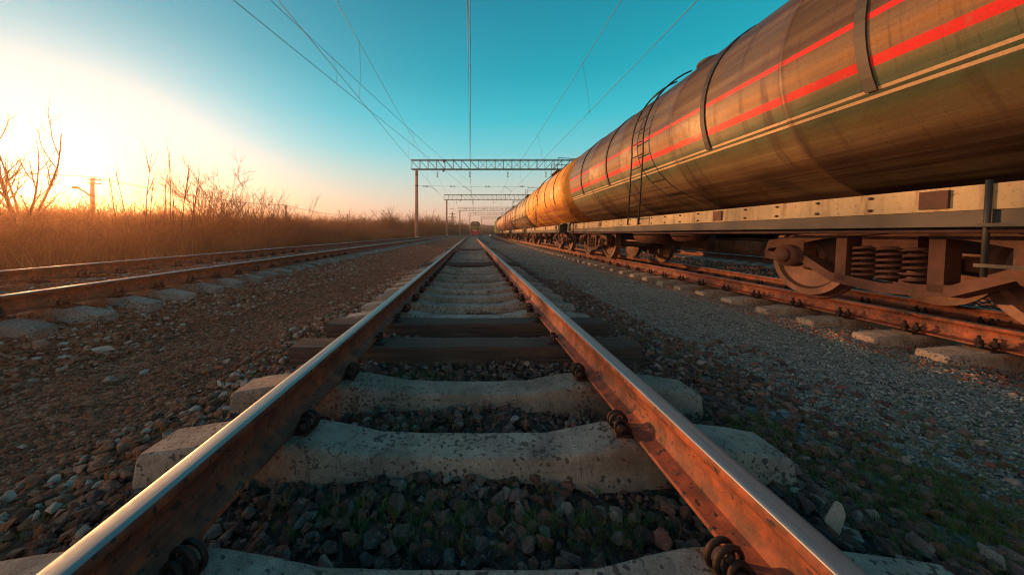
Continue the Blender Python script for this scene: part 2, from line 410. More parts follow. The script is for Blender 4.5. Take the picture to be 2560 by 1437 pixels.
c = mix(t, math_(t, 'MULTIPLY', gl, low), el, gc)
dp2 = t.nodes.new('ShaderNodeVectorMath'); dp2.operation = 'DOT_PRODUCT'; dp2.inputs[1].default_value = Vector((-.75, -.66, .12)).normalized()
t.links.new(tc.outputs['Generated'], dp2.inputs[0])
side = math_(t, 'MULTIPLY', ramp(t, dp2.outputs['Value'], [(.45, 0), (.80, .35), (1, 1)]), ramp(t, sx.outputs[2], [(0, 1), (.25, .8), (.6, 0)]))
c = mix(t, side, c, (3.8, 1.35, .30), 'ADD')  # added glow out of view, back left, to warm left-facing surfaces
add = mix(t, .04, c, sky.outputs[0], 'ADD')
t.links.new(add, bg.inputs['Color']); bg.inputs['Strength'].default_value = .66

# ------------------------------------------------------------------ ground sheet, following the line
PROF = [(-1500, -1.2), (-700, -1.2), (-300, -1.2), (-120, -1.1), (-60, -1.1), (-35, -1.1), (-22, -1.15), (-15, -1.1), (-11, -1.05), (-9.6, -.9), (-8.2, -.35), (-7.5, -.10), (-7.1, -.04), (-6.4, -.02), (-5.6, -.05), (-4.8, -.16), (-4.3, -.21), (-3.9, -.275), (-3.4, -.34),
        (-3.0, -.37), (-2.5, -.39), (-2.0, -.39), (-1.7, -.38), (-1.4, -.36), (-1.1, -.34), (-.8, -.34), (-.4, -.35), (0, -.35), (.4, -.35), (.75, -.34), (1.05, -.33), (1.35, -.35), (1.7, -.36), (2.1, -.36), (2.5, -.35), (2.9, -.345), (3.3, -.345), (3.6, -.36), (3.9, -.385), (4.3, -.395), (4.9, -.41), (5.6, -.40), (6.4, -.44), (7.1, -.48),
        (8, -.5), (9, -.42), (10.5, -.38), (12, -.42), (13.5, -.8), (16, -1.2), (25, -1.2), (60, -1.2), (150, -1.2), (400, -1.2), (1000, -1.2), (1700, -1.2)]
RIB = -1
def prof(u):
    for i in range(len(PROF)-1):
        if PROF[i][0] <= u <= PROF[i+1][0]:
            k = (u-PROF[i][0])/(PROF[i+1][0]-PROF[i][0]); return PROF[i][1]+k*(PROF[i+1][1]-PROF[i][1])
    return -1.2
def gz(x, D):
    a = axis(D) if D < 320 else axis(320)
    off = interp(ROFF, D)-5.2 if (x-a) > 2.5 else 0
    u = x-a
    if u > 2.5 and off > 0: u = 2.5+(u-2.5)*(2.7/(2.7+off)) if u < 5.2+off else u-off
    z = prof(u)
    z += .012*math.sin(x*2.1+D*1.3)+.010*math.sin(x*4.3-D*2.7)
    if abs(u) < 8: z += .03*mnoise.noise(Vector((x*3, D*3, 0)))+.014*mnoise.noise(Vector((x*9, D*9, 5)))
    return z
us = []
for i in range(len(PROF)-1):
    a, b = PROF[i][0], PROF[i+1][0]
    n = 3 if (abs(a) < 9) else 1
    us += [a+(b-a)*k/n for k in range(n)]
us.append(PROF[-1][0])
Ds = [-60, -30, -15, -8, -4, -2, -1, 0]
d = 0
while d < 2600:
    d += .14 if d < 12 else (.35 if d < 30 else (2 if d < 90 else (8 if d < 330 else 120))); Ds.append(d)
vs = []; ac = []
for D in Ds:
    a = axis(min(D, 320))
    for u in us:
        x = a+u; z = gz(x, D)
        if abs(u) > 12: z += .25*mnoise.noise(Vector((x*.2, D*.2, 0)))
        if 1.2 < u < 4.4 or -4 < u < -1.2: z -= .008
        vs.append((x, D, z)); ac.append(u)
nu = len(us); fs = []; mi = []
for i in range(len(Ds)-1):
    for j in range(nu-1):
        fs.append((i*nu+j, i*nu+j+1, (i+1)*nu+j+1, (i+1)*nu+j))
        mi.append(0 if -9.7 <= us[j] <= 13.4 else 1)
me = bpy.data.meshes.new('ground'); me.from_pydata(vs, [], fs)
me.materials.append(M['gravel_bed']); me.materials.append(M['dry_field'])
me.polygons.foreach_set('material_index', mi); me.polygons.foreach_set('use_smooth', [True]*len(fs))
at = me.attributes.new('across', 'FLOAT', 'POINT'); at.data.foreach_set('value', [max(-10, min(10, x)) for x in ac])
ground = link('ground', me); tag(ground, kind='structure')

# ------------------------------------------------------------------ rails
HALF = [(0, 0), (.020, -.0004), (.030, -.002), (.0345, -.006), (.0372, -.013), (.0376, -.030), (.034, -.037), (.016, -.046), (.0105, -.056), (.009, -.085), (.0105, -.128), (.020, -.148), (.045, -.159), (.073, -.167), (.075, -.180)]
RP = HALF + [(-x, z) for x, z in reversed(HALF[1:])]
def build_rail(tr, sx_, D0, D1, name, label, group):
    mb = MB(); rg = []; D = D0
    dl = []
    while D < D1:
        dl.append(D); D += .5 if D < 20 else (1.5 if D < 120 else 3)
    dl.append(D1)
    for D in dl:
        m = tmat(tr, D)
        j = .003*mnoise.noise(Vector((D*.35, sx_*9, 0)))*0
        rg.append([m @ Vector((sx_*.7975+x+j, 0, z)) for x, z in RP])
    n = len(RP)
    vs_ = [p for r in rg for p in r]; fs_ = []; mi_ = []; sm = []
    for i in range(len(rg)-1):
        for k in range(n):
            fs_.append((i*n+k, i*n+(k+1) % n, (i+1)*n+(k+1) % n, (i+1)*n+k))
            mi_.append(0 if (k <= 2 or k >= n-3) else 1)
    mb.v = [tuple(v) for v in vs_]; mb.f = [list(f) for f in fs_]; mb.m = mi_; mb.sm = [True]*len(fs_)
    mb.f.append(list(range(n))); mb.m.append(1); mb.sm.append(False)
    o = mb.build(name, [M['rail_head'], M['rail_rust']])
    for e in o.data.edges: pass
    md = o.modifiers.new('edges', 'EDGE_SPLIT'); md.split_angle = rad(38)
    tag(o, label, 'rail', group)
    return o
build_rail('mid', -1, -12, 300, 'rail', 'left rail of the middle track, its polished top running out of the bottom left corner', 'rails of the middle track')
build_rail('mid', 1, -12, 300, 'rail', 'right rail of the middle track, its oil-spotted orange side facing the camera', 'rails of the middle track')
build_rail('left', -1, -12, 300, 'rail', 'far rail of the left track, bright line in front of the dry thicket', 'rails of the left track')
build_rail('left', 1, -12, 300, 'rail', 'near rail of the left track, thin shiny line above the pale sleeper ends', 'rails of the left track')
build_rail('right', -1, -12, 300, 'rail', 'near rail of the right track, red rusty side just above the sunlit sleeper ends', 'rails of the right track')
build_rail('right', 1, -12, 300, 'rail', 'far rail of the right track, blue-topped line seen beneath the tank wagons', 'rails of the right track')
build_rail('far', -1, -12, 200, 'rail', 'rail of the track behind the train, thin line seen between the wagon bogies', 'rails behind the train')

# ------------------------------------------------------------------ sleepers
def sleeper_mesh(seed, chip=0):
    rr = random.Random(seed); mb = MB()
    xs = [-1.35, -1.335, -1.22, -1.08, -.97, -.80, -.64, -.52, -.38, -.2, 0, .2, .38, .52, .64, .80, .97, 1.08, 1.22, 1.335, 1.35]
    def top(x):
        a = abs(x)
        return interp([(0, -.055), (.34, -.053), (.5, -.030), (.66, -.002), (.72, 0), (.9, 0), (.98, -.004), (1.1, -.014), (1.25, -.036), (1.335, -.05), (1.35, -.062)], a)
    rg = []
    for x in xs:
        zt = top(x)+rr.uniform(-.002, .002); a = abs(x)
        wt = (.082 if a < .45 else .092)+rr.uniform(-.002, .002); wb = .108 if a < .45 else .120
        if a > 1.34: wt -= .012; wb -= .006
        rg.append([(x, -wb, zt-.17), (x, -wb+.004, zt-.13), (x, -wt-.010, zt-.022), (x, -wt-.004, zt-.005), (x, -wt+.004, zt), (x, -wt*.4, zt+.001), (x, wt*.4, zt+.001), (x, wt-.004, zt), (x, wt+.004, zt-.005), (x, wt+.010, zt-.022), (x, wb-.004, zt-.13), (x, wb, zt-.17)])
    mb.loft(rg, True, True, True, 0, False)
    me = mb.mesh('concrete_sleeper', M['concrete'])
    return me
def sub_noise(me, seed, amp=.004, cuts=2):
    bm = bmesh.new(); bm.from_mesh(me)
    bmesh.ops.subdivide_edges(bm, edges=bm.edges[:], cuts=cuts, use_grid_fill=True)
    for v in bm.verts:
        p = v.co*14+Vector((seed*13.1, 0, 0)); n = mnoise.noise(p)+.5*mnoise.noise(p*2.7)
        v.co += v.normal*amp*n
        q = mnoise.noise(v.co*5+Vector((seed*7, 3, 1)))
        if q > .52 and v.normal.z > .1: v.co.z -= (q-.52)*.08
    bm.to_mesh(me); bm.free()
    for p in me.polygons: p.use_smooth = False
    me.update(); return me
near_sleepers = [sub_noise(sleeper_mesh(k), k, .0016) for k in range(5)]
far_sleeper = sleeper_mesh(99)
def timber_mesh(seed):
    rr = random.Random(seed); mb = MB(); rg = []
    for i in range(29):
        x = -1.37+2.74*i/28; a = .118+rr.uniform(-.003, .003); h = rr.uniform(-.004, .002)
        rg.append([(x, -a-.004, -.20), (x, -a, -.022), (x, -a+.01, -.006+h), (x, -a*.3, h), (x, a*.35, h+.001), (x, a-.01, -.006+h), (x, a, -.022), (x, a+.004, -.20)])
    mb.loft(rg, True, True, True, 0, False)
    me = mb.mesh('wooden_sleeper', M['old_timber']); return me
timbers = [timber_mesh(k) for k in range(3)]
# spring-washer clip fastener: bolt, nut, big double coil, clamp
def coil_clip_mesh():
    mb = MB()
    mb.bbox((0.0, 0, .006), (.10, .12, .016), .004)
    mb.box((-.03, 0, .022), (.07, .07, .016), 0, (0, rad(-8), 0))           # clamp toe on the rail foot
    mb.cyl((.012, 0, .0), (.012, 0, .085), .011, n=10)
    mb.cyl((.012, 0, .030), (.012, 0, .056), .024, n=6, smooth=False)       # nut
    mb.cyl((.012, 0, .024), (.012, 0, .030), .033, n=14)
    # coiled loops standing over the bolt, axis roughly along the rail
    for yy, rr_, zc, tl, cx in ((-.036, .036, .044, .15, .010), (.000, .047, .056, -.10, .016), (.030, .047, .054, -.12, .020)):
        pts = []
        for k in range(22):
            a = 2*PI*k/22
            pts.append((cx+rr_*math.cos(a), yy+.010*math.sin(a*.5)+tl*rr_*math.sin(a), zc+rr_*math.sin(a)))
        mb.tube(pts, .0095, 8, closed=True)
    mb.cyl((.014, -.062, .036), (.014, -.012, .040), .029, .031, n=14)      # bolt head facing along the track
    return mb.mesh('rail_fastener', M['iron_dark'])
def plate_clip_mesh():
    mb = MB()
    mb.bbox((0, 0, .004), (.15, .16, .018), .004)
    mb.box((-.045, 0, .026), (.07, .07, .02), 0, (0, rad(-10), 0))
    for yy in (-.042, .042):
        mb.cyl((-.01, yy, 0), (-.01, yy, .105), .011, n=8)
        mb.cyl((-.01, yy, .045), (-.01, yy, .072), .023, n=6, smooth=False)
        mb.cyl((-.01, yy, .036), (-.01, yy, .045), .03, n=10)
    mb.cyl((.05, .0, 0), (.05, .0, .06), .012, n=8)
    mb.cyl((.05, .0, .026), (.05, .0, .046), .022, n=6, smooth=False)
    return mb.mesh('rail_fastener', M['iron_dark'])
def tie_plate_mesh():
    mb = MB()
    mb.bbox((0, 0, .006), (.30, .15, .014), .003)
    mb.bbox((.085, 0, .017), (.02, .15, .014), .003)
    return mb.mesh('tie_plate', M['iron_dark'])
def spike_mesh():
    mb = MB(); mb.cyl((0, 0, -.02), (0, 0, .03), .009, n=6); mb.bbox((-.008, 0, .036), (.042, .028, .016), .004)
    return mb.mesh('spike', M['iron_dark'])
CLIP, PCLIP, TPL, SPK = coil_clip_mesh(), plate_clip_mesh(), tie_plate_mesh(), spike_mesh()

def place_sleeper(tr, D, mesh, label, group, clips=None, yaw=0, dz=0, timber=False, name=None):
    m = tmat(tr, D) @ Matrix.Translation((0, 0, -.19+dz)) @ Matrix.Rotation(yaw, 4, 'Z')
    o = link('wooden_sleeper' if timber else 'concrete_sleeper', mesh)
    o.matrix_world = m
    tag(o, label, 'sleeper', group)
    if clips == 'coil':
        for s_, inner in ((-1, 1), (-1, -1), (1, 1), (1, -1)):
            c = link('rail_fastener', CLIP, o)
            x = s_*.7975 - s_*inner*.105
            c.location = (x, 0, .004); c.rotation_euler = (0, 0, 0 if (-s_*inner) > 0 else PI)
            q_ = R.uniform(.70, .80); c.scale = (q_, -q_ if (-s_*inner) < 0 else q_, q_); c.rotation_euler[2] += R.uniform(-.12, .12)
    elif clips == 'plate':
        for s_, inner in ((-1, 1), (-1, -1), (1, 1), (1, -1)):
            c = link('rail_fastener', PCLIP, o)
            x = s_*.7975 - s_*inner*.115
            c.location = (x, 0, .0); c.rotation_euler = (0, 0, 0 if (-s_*inner) > 0 else PI)
    elif clips == 'spike':
        for s_ in (-1, 1):
            p = link('tie_plate', TPL, o); p.location = (s_*.7975, 0, -.002)
            if s_ < 0: p.rotation_euler = (0, 0, PI)
            for q, (ex, ey) in enumerate(((-.094, .03), (-.096, -.045), (.094, 0))):
                k = link('spike', SPK, p); k.location = (ex, ey, .018)
                k.rotation_euler = (0, 0, PI if ex < 0 else 0)
    return o
G_M = 'concrete sleepers of the middle track'; G_L = 'concrete sleepers of the left track'; G_R = 'concrete sleepers of the right track'; G_W = 'wooden sleepers of the middle track'
near_lab = ['broad speckled concrete sleeper cut by the bottom edge of the frame', 'large speckled concrete sleeper just beyond the foreground patch of dark stones and grass',
            'concrete sleeper just in front of the two dark wooden ones', None, None, 'first concrete sleeper beyond the two dark wooden ones, with raised humps below the rails',
            'second concrete sleeper beyond the dark wooden pair', 'third concrete sleeper beyond the dark wooden pair', 'fourth concrete sleeper beyond the dark wooden pair']
mids = [.80, 1.41, 1.935, 2.62, 3.26, 3.575, 4.15, 4.71, 5.25]
D = 5.25
while D < 68: D += .565+R.uniform(-.015, .015); mids.append(D)
ncon = 0
stuffD = {'mid': [], 'left': [], 'right': [], 'far': [5+.57*k for k in range(90)]}
for i, D in enumerate(mids):
    wood = i in (3, 4) or i in (15, 16, 30, 31)
    if wood:
        lab = {3: 'nearest weathered wooden sleeper with iron plates, first of the dark pair', 4: 'second dark wooden sleeper, set close in front of a concrete one'}.get(i, 'dark wooden sleeper far down the middle track, flush among pale concrete ones')
        place_sleeper('mid', D, timbers[i % 3], lab, G_W, 'spike' if D < 12 else None, R.uniform(-.012, .012), -.012, True)
    elif D < 46:
        lab = near_lab[i] if i < 9 else 'pale humped concrete sleeper in the long run far down the middle track'
        place_sleeper('mid', D, near_sleepers[i % 5] if D < 9 else far_sleeper, lab, G_M, 'coil' if D < 14 else None, R.uniform(-.012, .012), R.uniform(-.003, 0)); ncon += 1
    else: stuffD['mid'].append(D)
rl = ['right track sleeper end cut by the right edge of the frame', 'nearest fully visible sleeper end of the right track, sunlit, by the right frame edge', 'second fully visible sleeper end of the right track, counted from the frame edge', 'third fully visible sleeper end of the right track, counted from the frame edge']
rD = [2.10, 2.67, 3.13, 3.70, 4.24, 4.84]
while rD[-1] < 58: rD.append(rD[-1]+.585)
for i, D in enumerate(rD):
    D -= .03
    if D < 40:
        place_sleeper('right', D, near_sleepers[i % 5] if D < 7 else far_sleeper, rl[i] if i < 4 else 'sunlit concrete sleeper end in the row beside the train', G_R, 'plate' if D < 22 else None, R.uniform(-.01, .01))
    else: stuffD['right'].append(D)
ll = ['left track sleeper end nearest the left frame edge, washed in orange sun', 'second sleeper end of the left track, counted from the left frame edge', 'third sleeper end of the left track, counted from the left frame edge']
lD = [2.86, 3.38, 3.92, 4.47, 5.02]
while lD[-1] < 58: lD.append(lD[-1]+.56)
for i, D in enumerate(lD):
    if D < 42:
        place_sleeper('left', D, near_sleepers[i % 5] if D < 7 else far_sleeper, ll[i] if i < 3 else 'flat pale sleeper end in the receding row of the left track', G_L, 'plate' if D < 12 else None, R.uniform(-.01, .01))
    else: stuffD['left'].append(D)
mb = MB(); src = [v.co.copy() for v in far_sleeper.vertices]; sf = [tuple(p.vertices) for p in far_sleeper.polygons]
for tr, dl in stuffD.items():
    D = dl[-1]
    while D < 105 and tr != 'far': D += .58; dl.append(D)
    for D in dl:
        m = tmat(tr, D) @ Matrix.Translation((0, 0, -.19)); mb.add([m @ v for v in src], sf)
o = mb.build('distant_sleepers', M['concrete']); tag(o, 'merging rows of small far concrete sleepers along all the tracks', 'sleepers', kind='stuff')

# ------------------------------------------------------------------ instanced loose stuff
def rock_mesh(seed, mat, flat=.8):
    rr = random.Random(seed); bm = bmesh.new()
    for k in range(11):
        a = rr.uniform(0, 2*PI); z = rr.uniform(-1, 1); q = math.sqrt(1-z*z); r_ = rr.uniform(.8, 1.1)
        bm.verts.new((r_*q*math.cos(a)*rr.uniform(.85, 1.2), r_*q*math.sin(a)*.85, r_*z*flat))
    bmesh.ops.convex_hull(bm, input=bm.verts)
    loose = [v for v in bm.verts if not v.link_faces]
    bmesh.ops.delete(bm, geom=loose, context='VERTS')
    bmesh.ops.bevel(bm, geom=bm.edges[:]+bm.verts[:], offset=.045, segments=1, affect='EDGES')
    bmesh.ops.triangulate(bm, faces=bm.faces[:])
    bmesh.ops.subdivide_edges(bm, edges=bm.edges[:], cuts=1)
    for v in bm.verts:
        v.co += v.normal*.04*mnoise.noise(v.co*2.3+Vector((seed, 0, 0)))
        v.co *= .5
    me = bpy.data.meshes.new('rock'); bm.to_mesh(me); bm.free(); me.materials.append(mat); me.update(); return me
def scatter(name, variants, pts, label, cat, kind='stuff'):
    """pts: (x,y,z, rx,ry,rz, scale, variant); ONE object whose points carry the small pieces"""
    c = bpy.data.collections.new(name+'_variants')
    for k, me in enumerate(variants):
        o = bpy.data.objects.new('%s_piece_%02d' % (name, k), me); c.objects.link(o)
    me = bpy.data.meshes.new(name); me.from_pydata([p[:3] for p in pts], [], [])
    a = me.attributes.new('rot', 'FLOAT_VECTOR', 'POINT'); a.data.foreach_set('vector', [x for p in pts for x in p[3:6]])
    a = me.attributes.new('scl', 'FLOAT', 'POINT'); a.data.foreach_set('value', [p[6] for p in pts])
    a = me.attributes.new('idx', 'INT', 'POINT'); a.data.foreach_set('value', [p[7] for p in pts])
    o = link(name, me)
    g = bpy.data.node_groups.new(name, 'GeometryNodeTree')
    g.interface.new_socket('Geometry', in_out='INPUT', socket_type='NodeSocketGeometry')
    g.interface.new_socket('Geometry', in_out='OUTPUT', socket_type='NodeSocketGeometry')
    gi = g.nodes.new('NodeGroupInput'); go = g.nodes.new('NodeGroupOutput')
    ip = g.nodes.new('GeometryNodeInstanceOnPoints'); ci = g.nodes.new('GeometryNodeCollectionInfo')
    ci.inputs['Collection'].default_value = c; ci.inputs['Separate Children'].default_value = True; ci.inputs['Reset Children'].default_value = True
    def attr(nm, ty):
        n = g.nodes.new('GeometryNodeInputNamedAttribute'); n.data_type = ty; n.inputs['Name'].default_value = nm; return n.outputs['Attribute']
    e2r = g.nodes.new('FunctionNodeEulerToRotation')
    g.links.new(attr('rot', 'FLOAT_VECTOR'), e2r.inputs[0])
    g.links.new(gi.outputs[0], ip.inputs['Points']); g.links.new(ci.outputs[0], ip.inputs['Instance'])
    ip.inputs['Pick Instance'].default_value = True
    g.links.new(attr('idx', 'INT'), ip.inputs['Instance Index']); g.links.new(e2r.outputs[0], ip.inputs['Rotation'])
    g.links.new(attr('scl', 'FLOAT'), ip.inputs['Scale']); g.links.new(ip.outputs[0], go.inputs[0])
    md = o.modifiers.new('pieces', 'NODES'); md.node_group = g
    if kind: tag(o, label, cat, kind=kind)
    return o
NV = 7
rocks = {k: [rock_mesh(s_*11+3, M[k], .62 if k == 'stone_red' else .75) for s_ in range(NV)] for k in ('stone_dark', 'stone_red', 'stone_grey')}
def rp(x, D, z, s_): return (x, D, z, R.uniform(-.5, .5), R.uniform(-.5, .5), R.uniform(0, 6.28), s_, R.randrange(NV))
def scat_area(x0, x1, D0, D1, n, smin, smax, zoff=0, rel=True, power=1.0, track=None, pw=1.6):
    out = []
    for _ in range(n):
        D = D0+(D1-D0)*R.random()**power; u = R.uniform(x0, x1)
        x = axis(D)+u
        s_ = smin+(smax-smin)*R.random()**pw
        out.append(rp(x, D, gz(x, D)+zoff+s_*.12*R.uniform(-1, 1), s_))
    return out
p = scat_area(-1.5, 1.6, .2, 5.5, 15000, .024, .085, .006, pw=1.9) + scat_area(-1.5, 1.6, 5, 16, 15000, .03, .065, .005) + scat_area(1.2, 2.0, .3, 7, 4000, .025, .085, .005, pw=2.2) + scat_area(1.8, 2.5, .3, 3.0, 420, .03, .07, .004)
scatter('ballast_stones', rocks['stone_dark'], p, 'dark angular stones between and beside the middle track sleepers', 'ballast')
p = scat_area(-1.9, -1.25, .25, 9, 5500, .025, .09, .004, pw=2.0) + scat_area(-3.2, -1.7, .3, 9, 48000, .006, .020, .001, pw=2.5) + scat_area(-4.5, -3.0, 1, 10, 14000, .016, .080, .005, pw=2.6)
p += scat_area(-4.5, -2.9, 9, 26, 10000, .03, .085, .004) + scat_area(-3.2, -1.4, 8, 24, 16000, .02, .045, .002) + scat_area(-8.2, -4.2, 2, 22, 14000, .03, .07, .003)
p += scat_area(-3.6, -1.7, .3, 8, 420, .03, .10, .003, pw=2)
scatter('pink_ballast', rocks['stone_red'], p, 'pinkish brown stones and grit filling the strip left of the middle track', 'ballast')
p = scat_area(1.85, 4.3, .6, 6.0, 90000, .009, .024, .001, pw=2.4) + scat_area(1.7, 4.6, 5.5, 13, 52000, .014, .030, .001) + scat_area(1.5, 5.0, 12, 30, 26000, .03, .05, .001)
scatter('grey_gravel', rocks['stone_grey'], p, 'fine blue-grey gravel filling the strip between the middle track and the train', 'gravel')
p = scat_area(3.45, 4.6, 1, 16, 9000, .018, .045, .004) + scat_area(4.4, 7.4, 1, 20, 16000, .03, .06, .004) + scat_area(7.2, 12.8, 3, 34, 34000, .035, .075, .006)
scatter('shoulder_ballast', rocks['stone_red'], p, 'reddish stones packed round the sleeper ends below the train', 'ballast')

def single_rock(loc, dims, mat, label, seed, rot=(0, 0, 0)):
    me = rock_mesh(seed, M[mat], 1.0).copy(); o = link('rock', me); o.location = loc; o.scale = dims; o.rotation_euler = rot
    tag(o, label, 'rock')
def place_px_rock(*a): pass
single_rock((1.16, 1.03, -.23), (.075, .055, .14), 'pale_rock', 'pale upright pointed stone standing beside the sleeper end at lower right', 31)
single_rock((-3.17, 2.76, -.32), (.19, .10, .08), 'pale_rock', 'large pale flat rock lying alone in the orange grit at left', 12, (0, 0, .3))
single_rock((-3.65, 2.72, -.27), (.16, .12, .11), 'red_rock', 'rounded brown boulder left of the large pale rock', 15, (0, 0, 1.0))
single_rock((-1.52, .83, -.31), (.14, .10, .11), 'red_rock', 'tilted red-brown boulder near the left end of the second sleeper', 17, (.2, .3, .5))

# grass tufts and moss
def tuft_mesh(seed, n, h, spread, mat):
    rr = random.Random(seed); mb = MB()
    for _ in range(n):
        a = rr.uniform(0, 2*PI); d0 = rr.uniform(0, spread*.4); L = h*rr.uniform(.5, 1.1); lean = rr.uniform(.1, 1.1)
        b0 = Vector((d0*math.cos(a), d0*math.sin(a), 0)); a2 = a+rr.uniform(-.6, .6)
        dirx = Vector((math.cos(a2), math.sin(a2), 0)); sd = Vector((-dirx.y, dirx.x, 0))*(.0011*rr.uniform(.7, 1.3)*h/.07)
        pts = []
        for k in range(4):
            f_ = k/3; pts.append(b0+dirx*(lean*L*f_*f_*.7)+Vector((0, 0, L*(f_-.30*f_*f_*lean))))
        vs_ = []
        for k, q in enumerate(pts): wv = sd*(1-.85*k/3); vs_ += [q-wv, q+wv]
        mb.add(vs_, [(0, 1, 3, 2), (2, 3, 5, 4), (4, 5, 7, 6)])
    return mb.mesh('tuft', mat)
tufts = [tuft_mesh(s_, 13, .075, .05, M['grass_blade']) for s_ in range(5)] + [tuft_mesh(s_+9, 9, .085, .08, M['dry_stalk']) for s_ in range(2)]
p = []
def tpatch(cx, cD, rx, rD, n, smin=.5, smax=1.3, hi=7):
    for _ in range(n):
        x = R.gauss(cx, rx*.5); D = R.gauss(cD, rD*.5)
        if D < .15: continue
        p.append((x, D, gz(x, D)+.012, R.uniform(-.25, .25), R.uniform(-.25, .25), R.uniform(0, 6.28), R.uniform(smin, smax), R.randrange(hi)))
tpatch(-.1, 1.10, 1.0, .22, 130, .3, .95); tpatch(-.25, 1.68, .6, .14, 80, .4, 1.0); tpatch(.3, 1.68, .7, .14, 12, .4, .9); tpatch(-.35, 2.26, .8, .2, 100, .4, 1.0); tpatch(.4, 2.25, .6, .25, 20, .4, .9); tpatch(-.3, 2.94, .9, .12, 36, .4, .9)
for c_ in mids[5:30]: tpatch(R.uniform(-.4, .4), c_+.28, .8, .12, 26, .3, .9)
tpatch(1.9, 1.1, .5, .4, 260, .25, .6, 5); tpatch(1.5, 1.5, .4, .4, 140, .3, .8, 5); tpatch(1.55, 2.6, .5, 1.2, 180, .3, .9); tpatch(1.6, 4.6, .6, 2, 220, .3, .9); tpatch(-1.35, 1.1, .5, .8, 70); tpatch(-1.5, 2.7, .4, 1.6, 110)
tpatch(1.9, 8, .6, 3.5, 300, .4, 1.1)
scatter('grass', tufts, p, 'thin green and straw coloured grass growing through the ballast', 'grass')

mt = [tuft_mesh(s_+40, 16, .045, .05, M['moss']) for s_ in range(4)]
p = []
tpatch(1.78, 1.22, .42, .34, 700, .4, 1.0, 4); tpatch(2.3, 1.6, .5, .4, 160, .4, .9, 4); tpatch(1.45, 1.62, .25, .2, 90, .5, 1.2, 4); tpatch(1.6, 3.4, .5, 1.4, 260, .5, 1.3, 4); tpatch(.35, 1.1, .5, .12, 110, .6, 1.4, 4); tpatch(-.3, 1.12, .5, .12, 90, .6, 1.3, 4); tpatch(-.3, 2.25, .5, .15, 60, .6, 1.3, 4)
scatter('weeds', mt, p, 'low green weeds spreading over the dark soil right of the middle track', 'weeds')

# ------------------------------------------------------------------ overhead line gantries
G_G = 'overhead line gantries across the tracks'
def truss_mesh(x0, x1, zb, zt, yw=.32):
    mb = MB(); r = .045
    for y in (-yw, yw):
        for z in (zb, zt): mb.box(((x0+x1)/2, y, z), (x1-x0, .09, .09))
    n = int(round((x1-x0)/1.12)); st = (x1-x0)/n
    for i in range(n+1):
        x = x0+i*st
        for y in (-yw, yw): mb.cyl((x, y, zb), (x, y, zt), .026, n=4)
        for z in (zb, zt): mb.cyl((x, -yw, z), (x, yw, z), .022, n=4)
        if i < n:
            fl = i < n*.38
            for y in (-yw, yw):
                if fl: mb.cyl((x, y, zt), (x+st, y, zb), .024, n=4)
                elif i < n*.62:
                    mb.cyl((x, y, zt if y < 0 else zb), (x+st, y, zb if y < 0 else zt), .024, n=4)
                else: mb.cyl((x, y, zb), (x+st, y, zt), .024, n=4)
            mb.cyl((x, -yw, zb), (x+st, yw, zb), .018, n=4)
    return mb
def insul(mb, p0, p1, n=4, r=.15, mi=0):
    p0 = Vector(p0); p1 = Vector(p1); d = p1-p0
    mb.cyl(p0, p1, .022, n=6, mi=mi)
    for k in range(n):
        c_ = p0+d*((k+.5)/n); q = d.normalized()*.028
        mb.cyl(c_-q, c_+q*.6, r, r*.55, n=10, mi=mi)
GD = [(44, -7.45), (84, -7.1), (125, -7.05), (157, -6.8), (194, -6.3)]
lines_x = (-4.6, -.2, 5.0, 10.2)
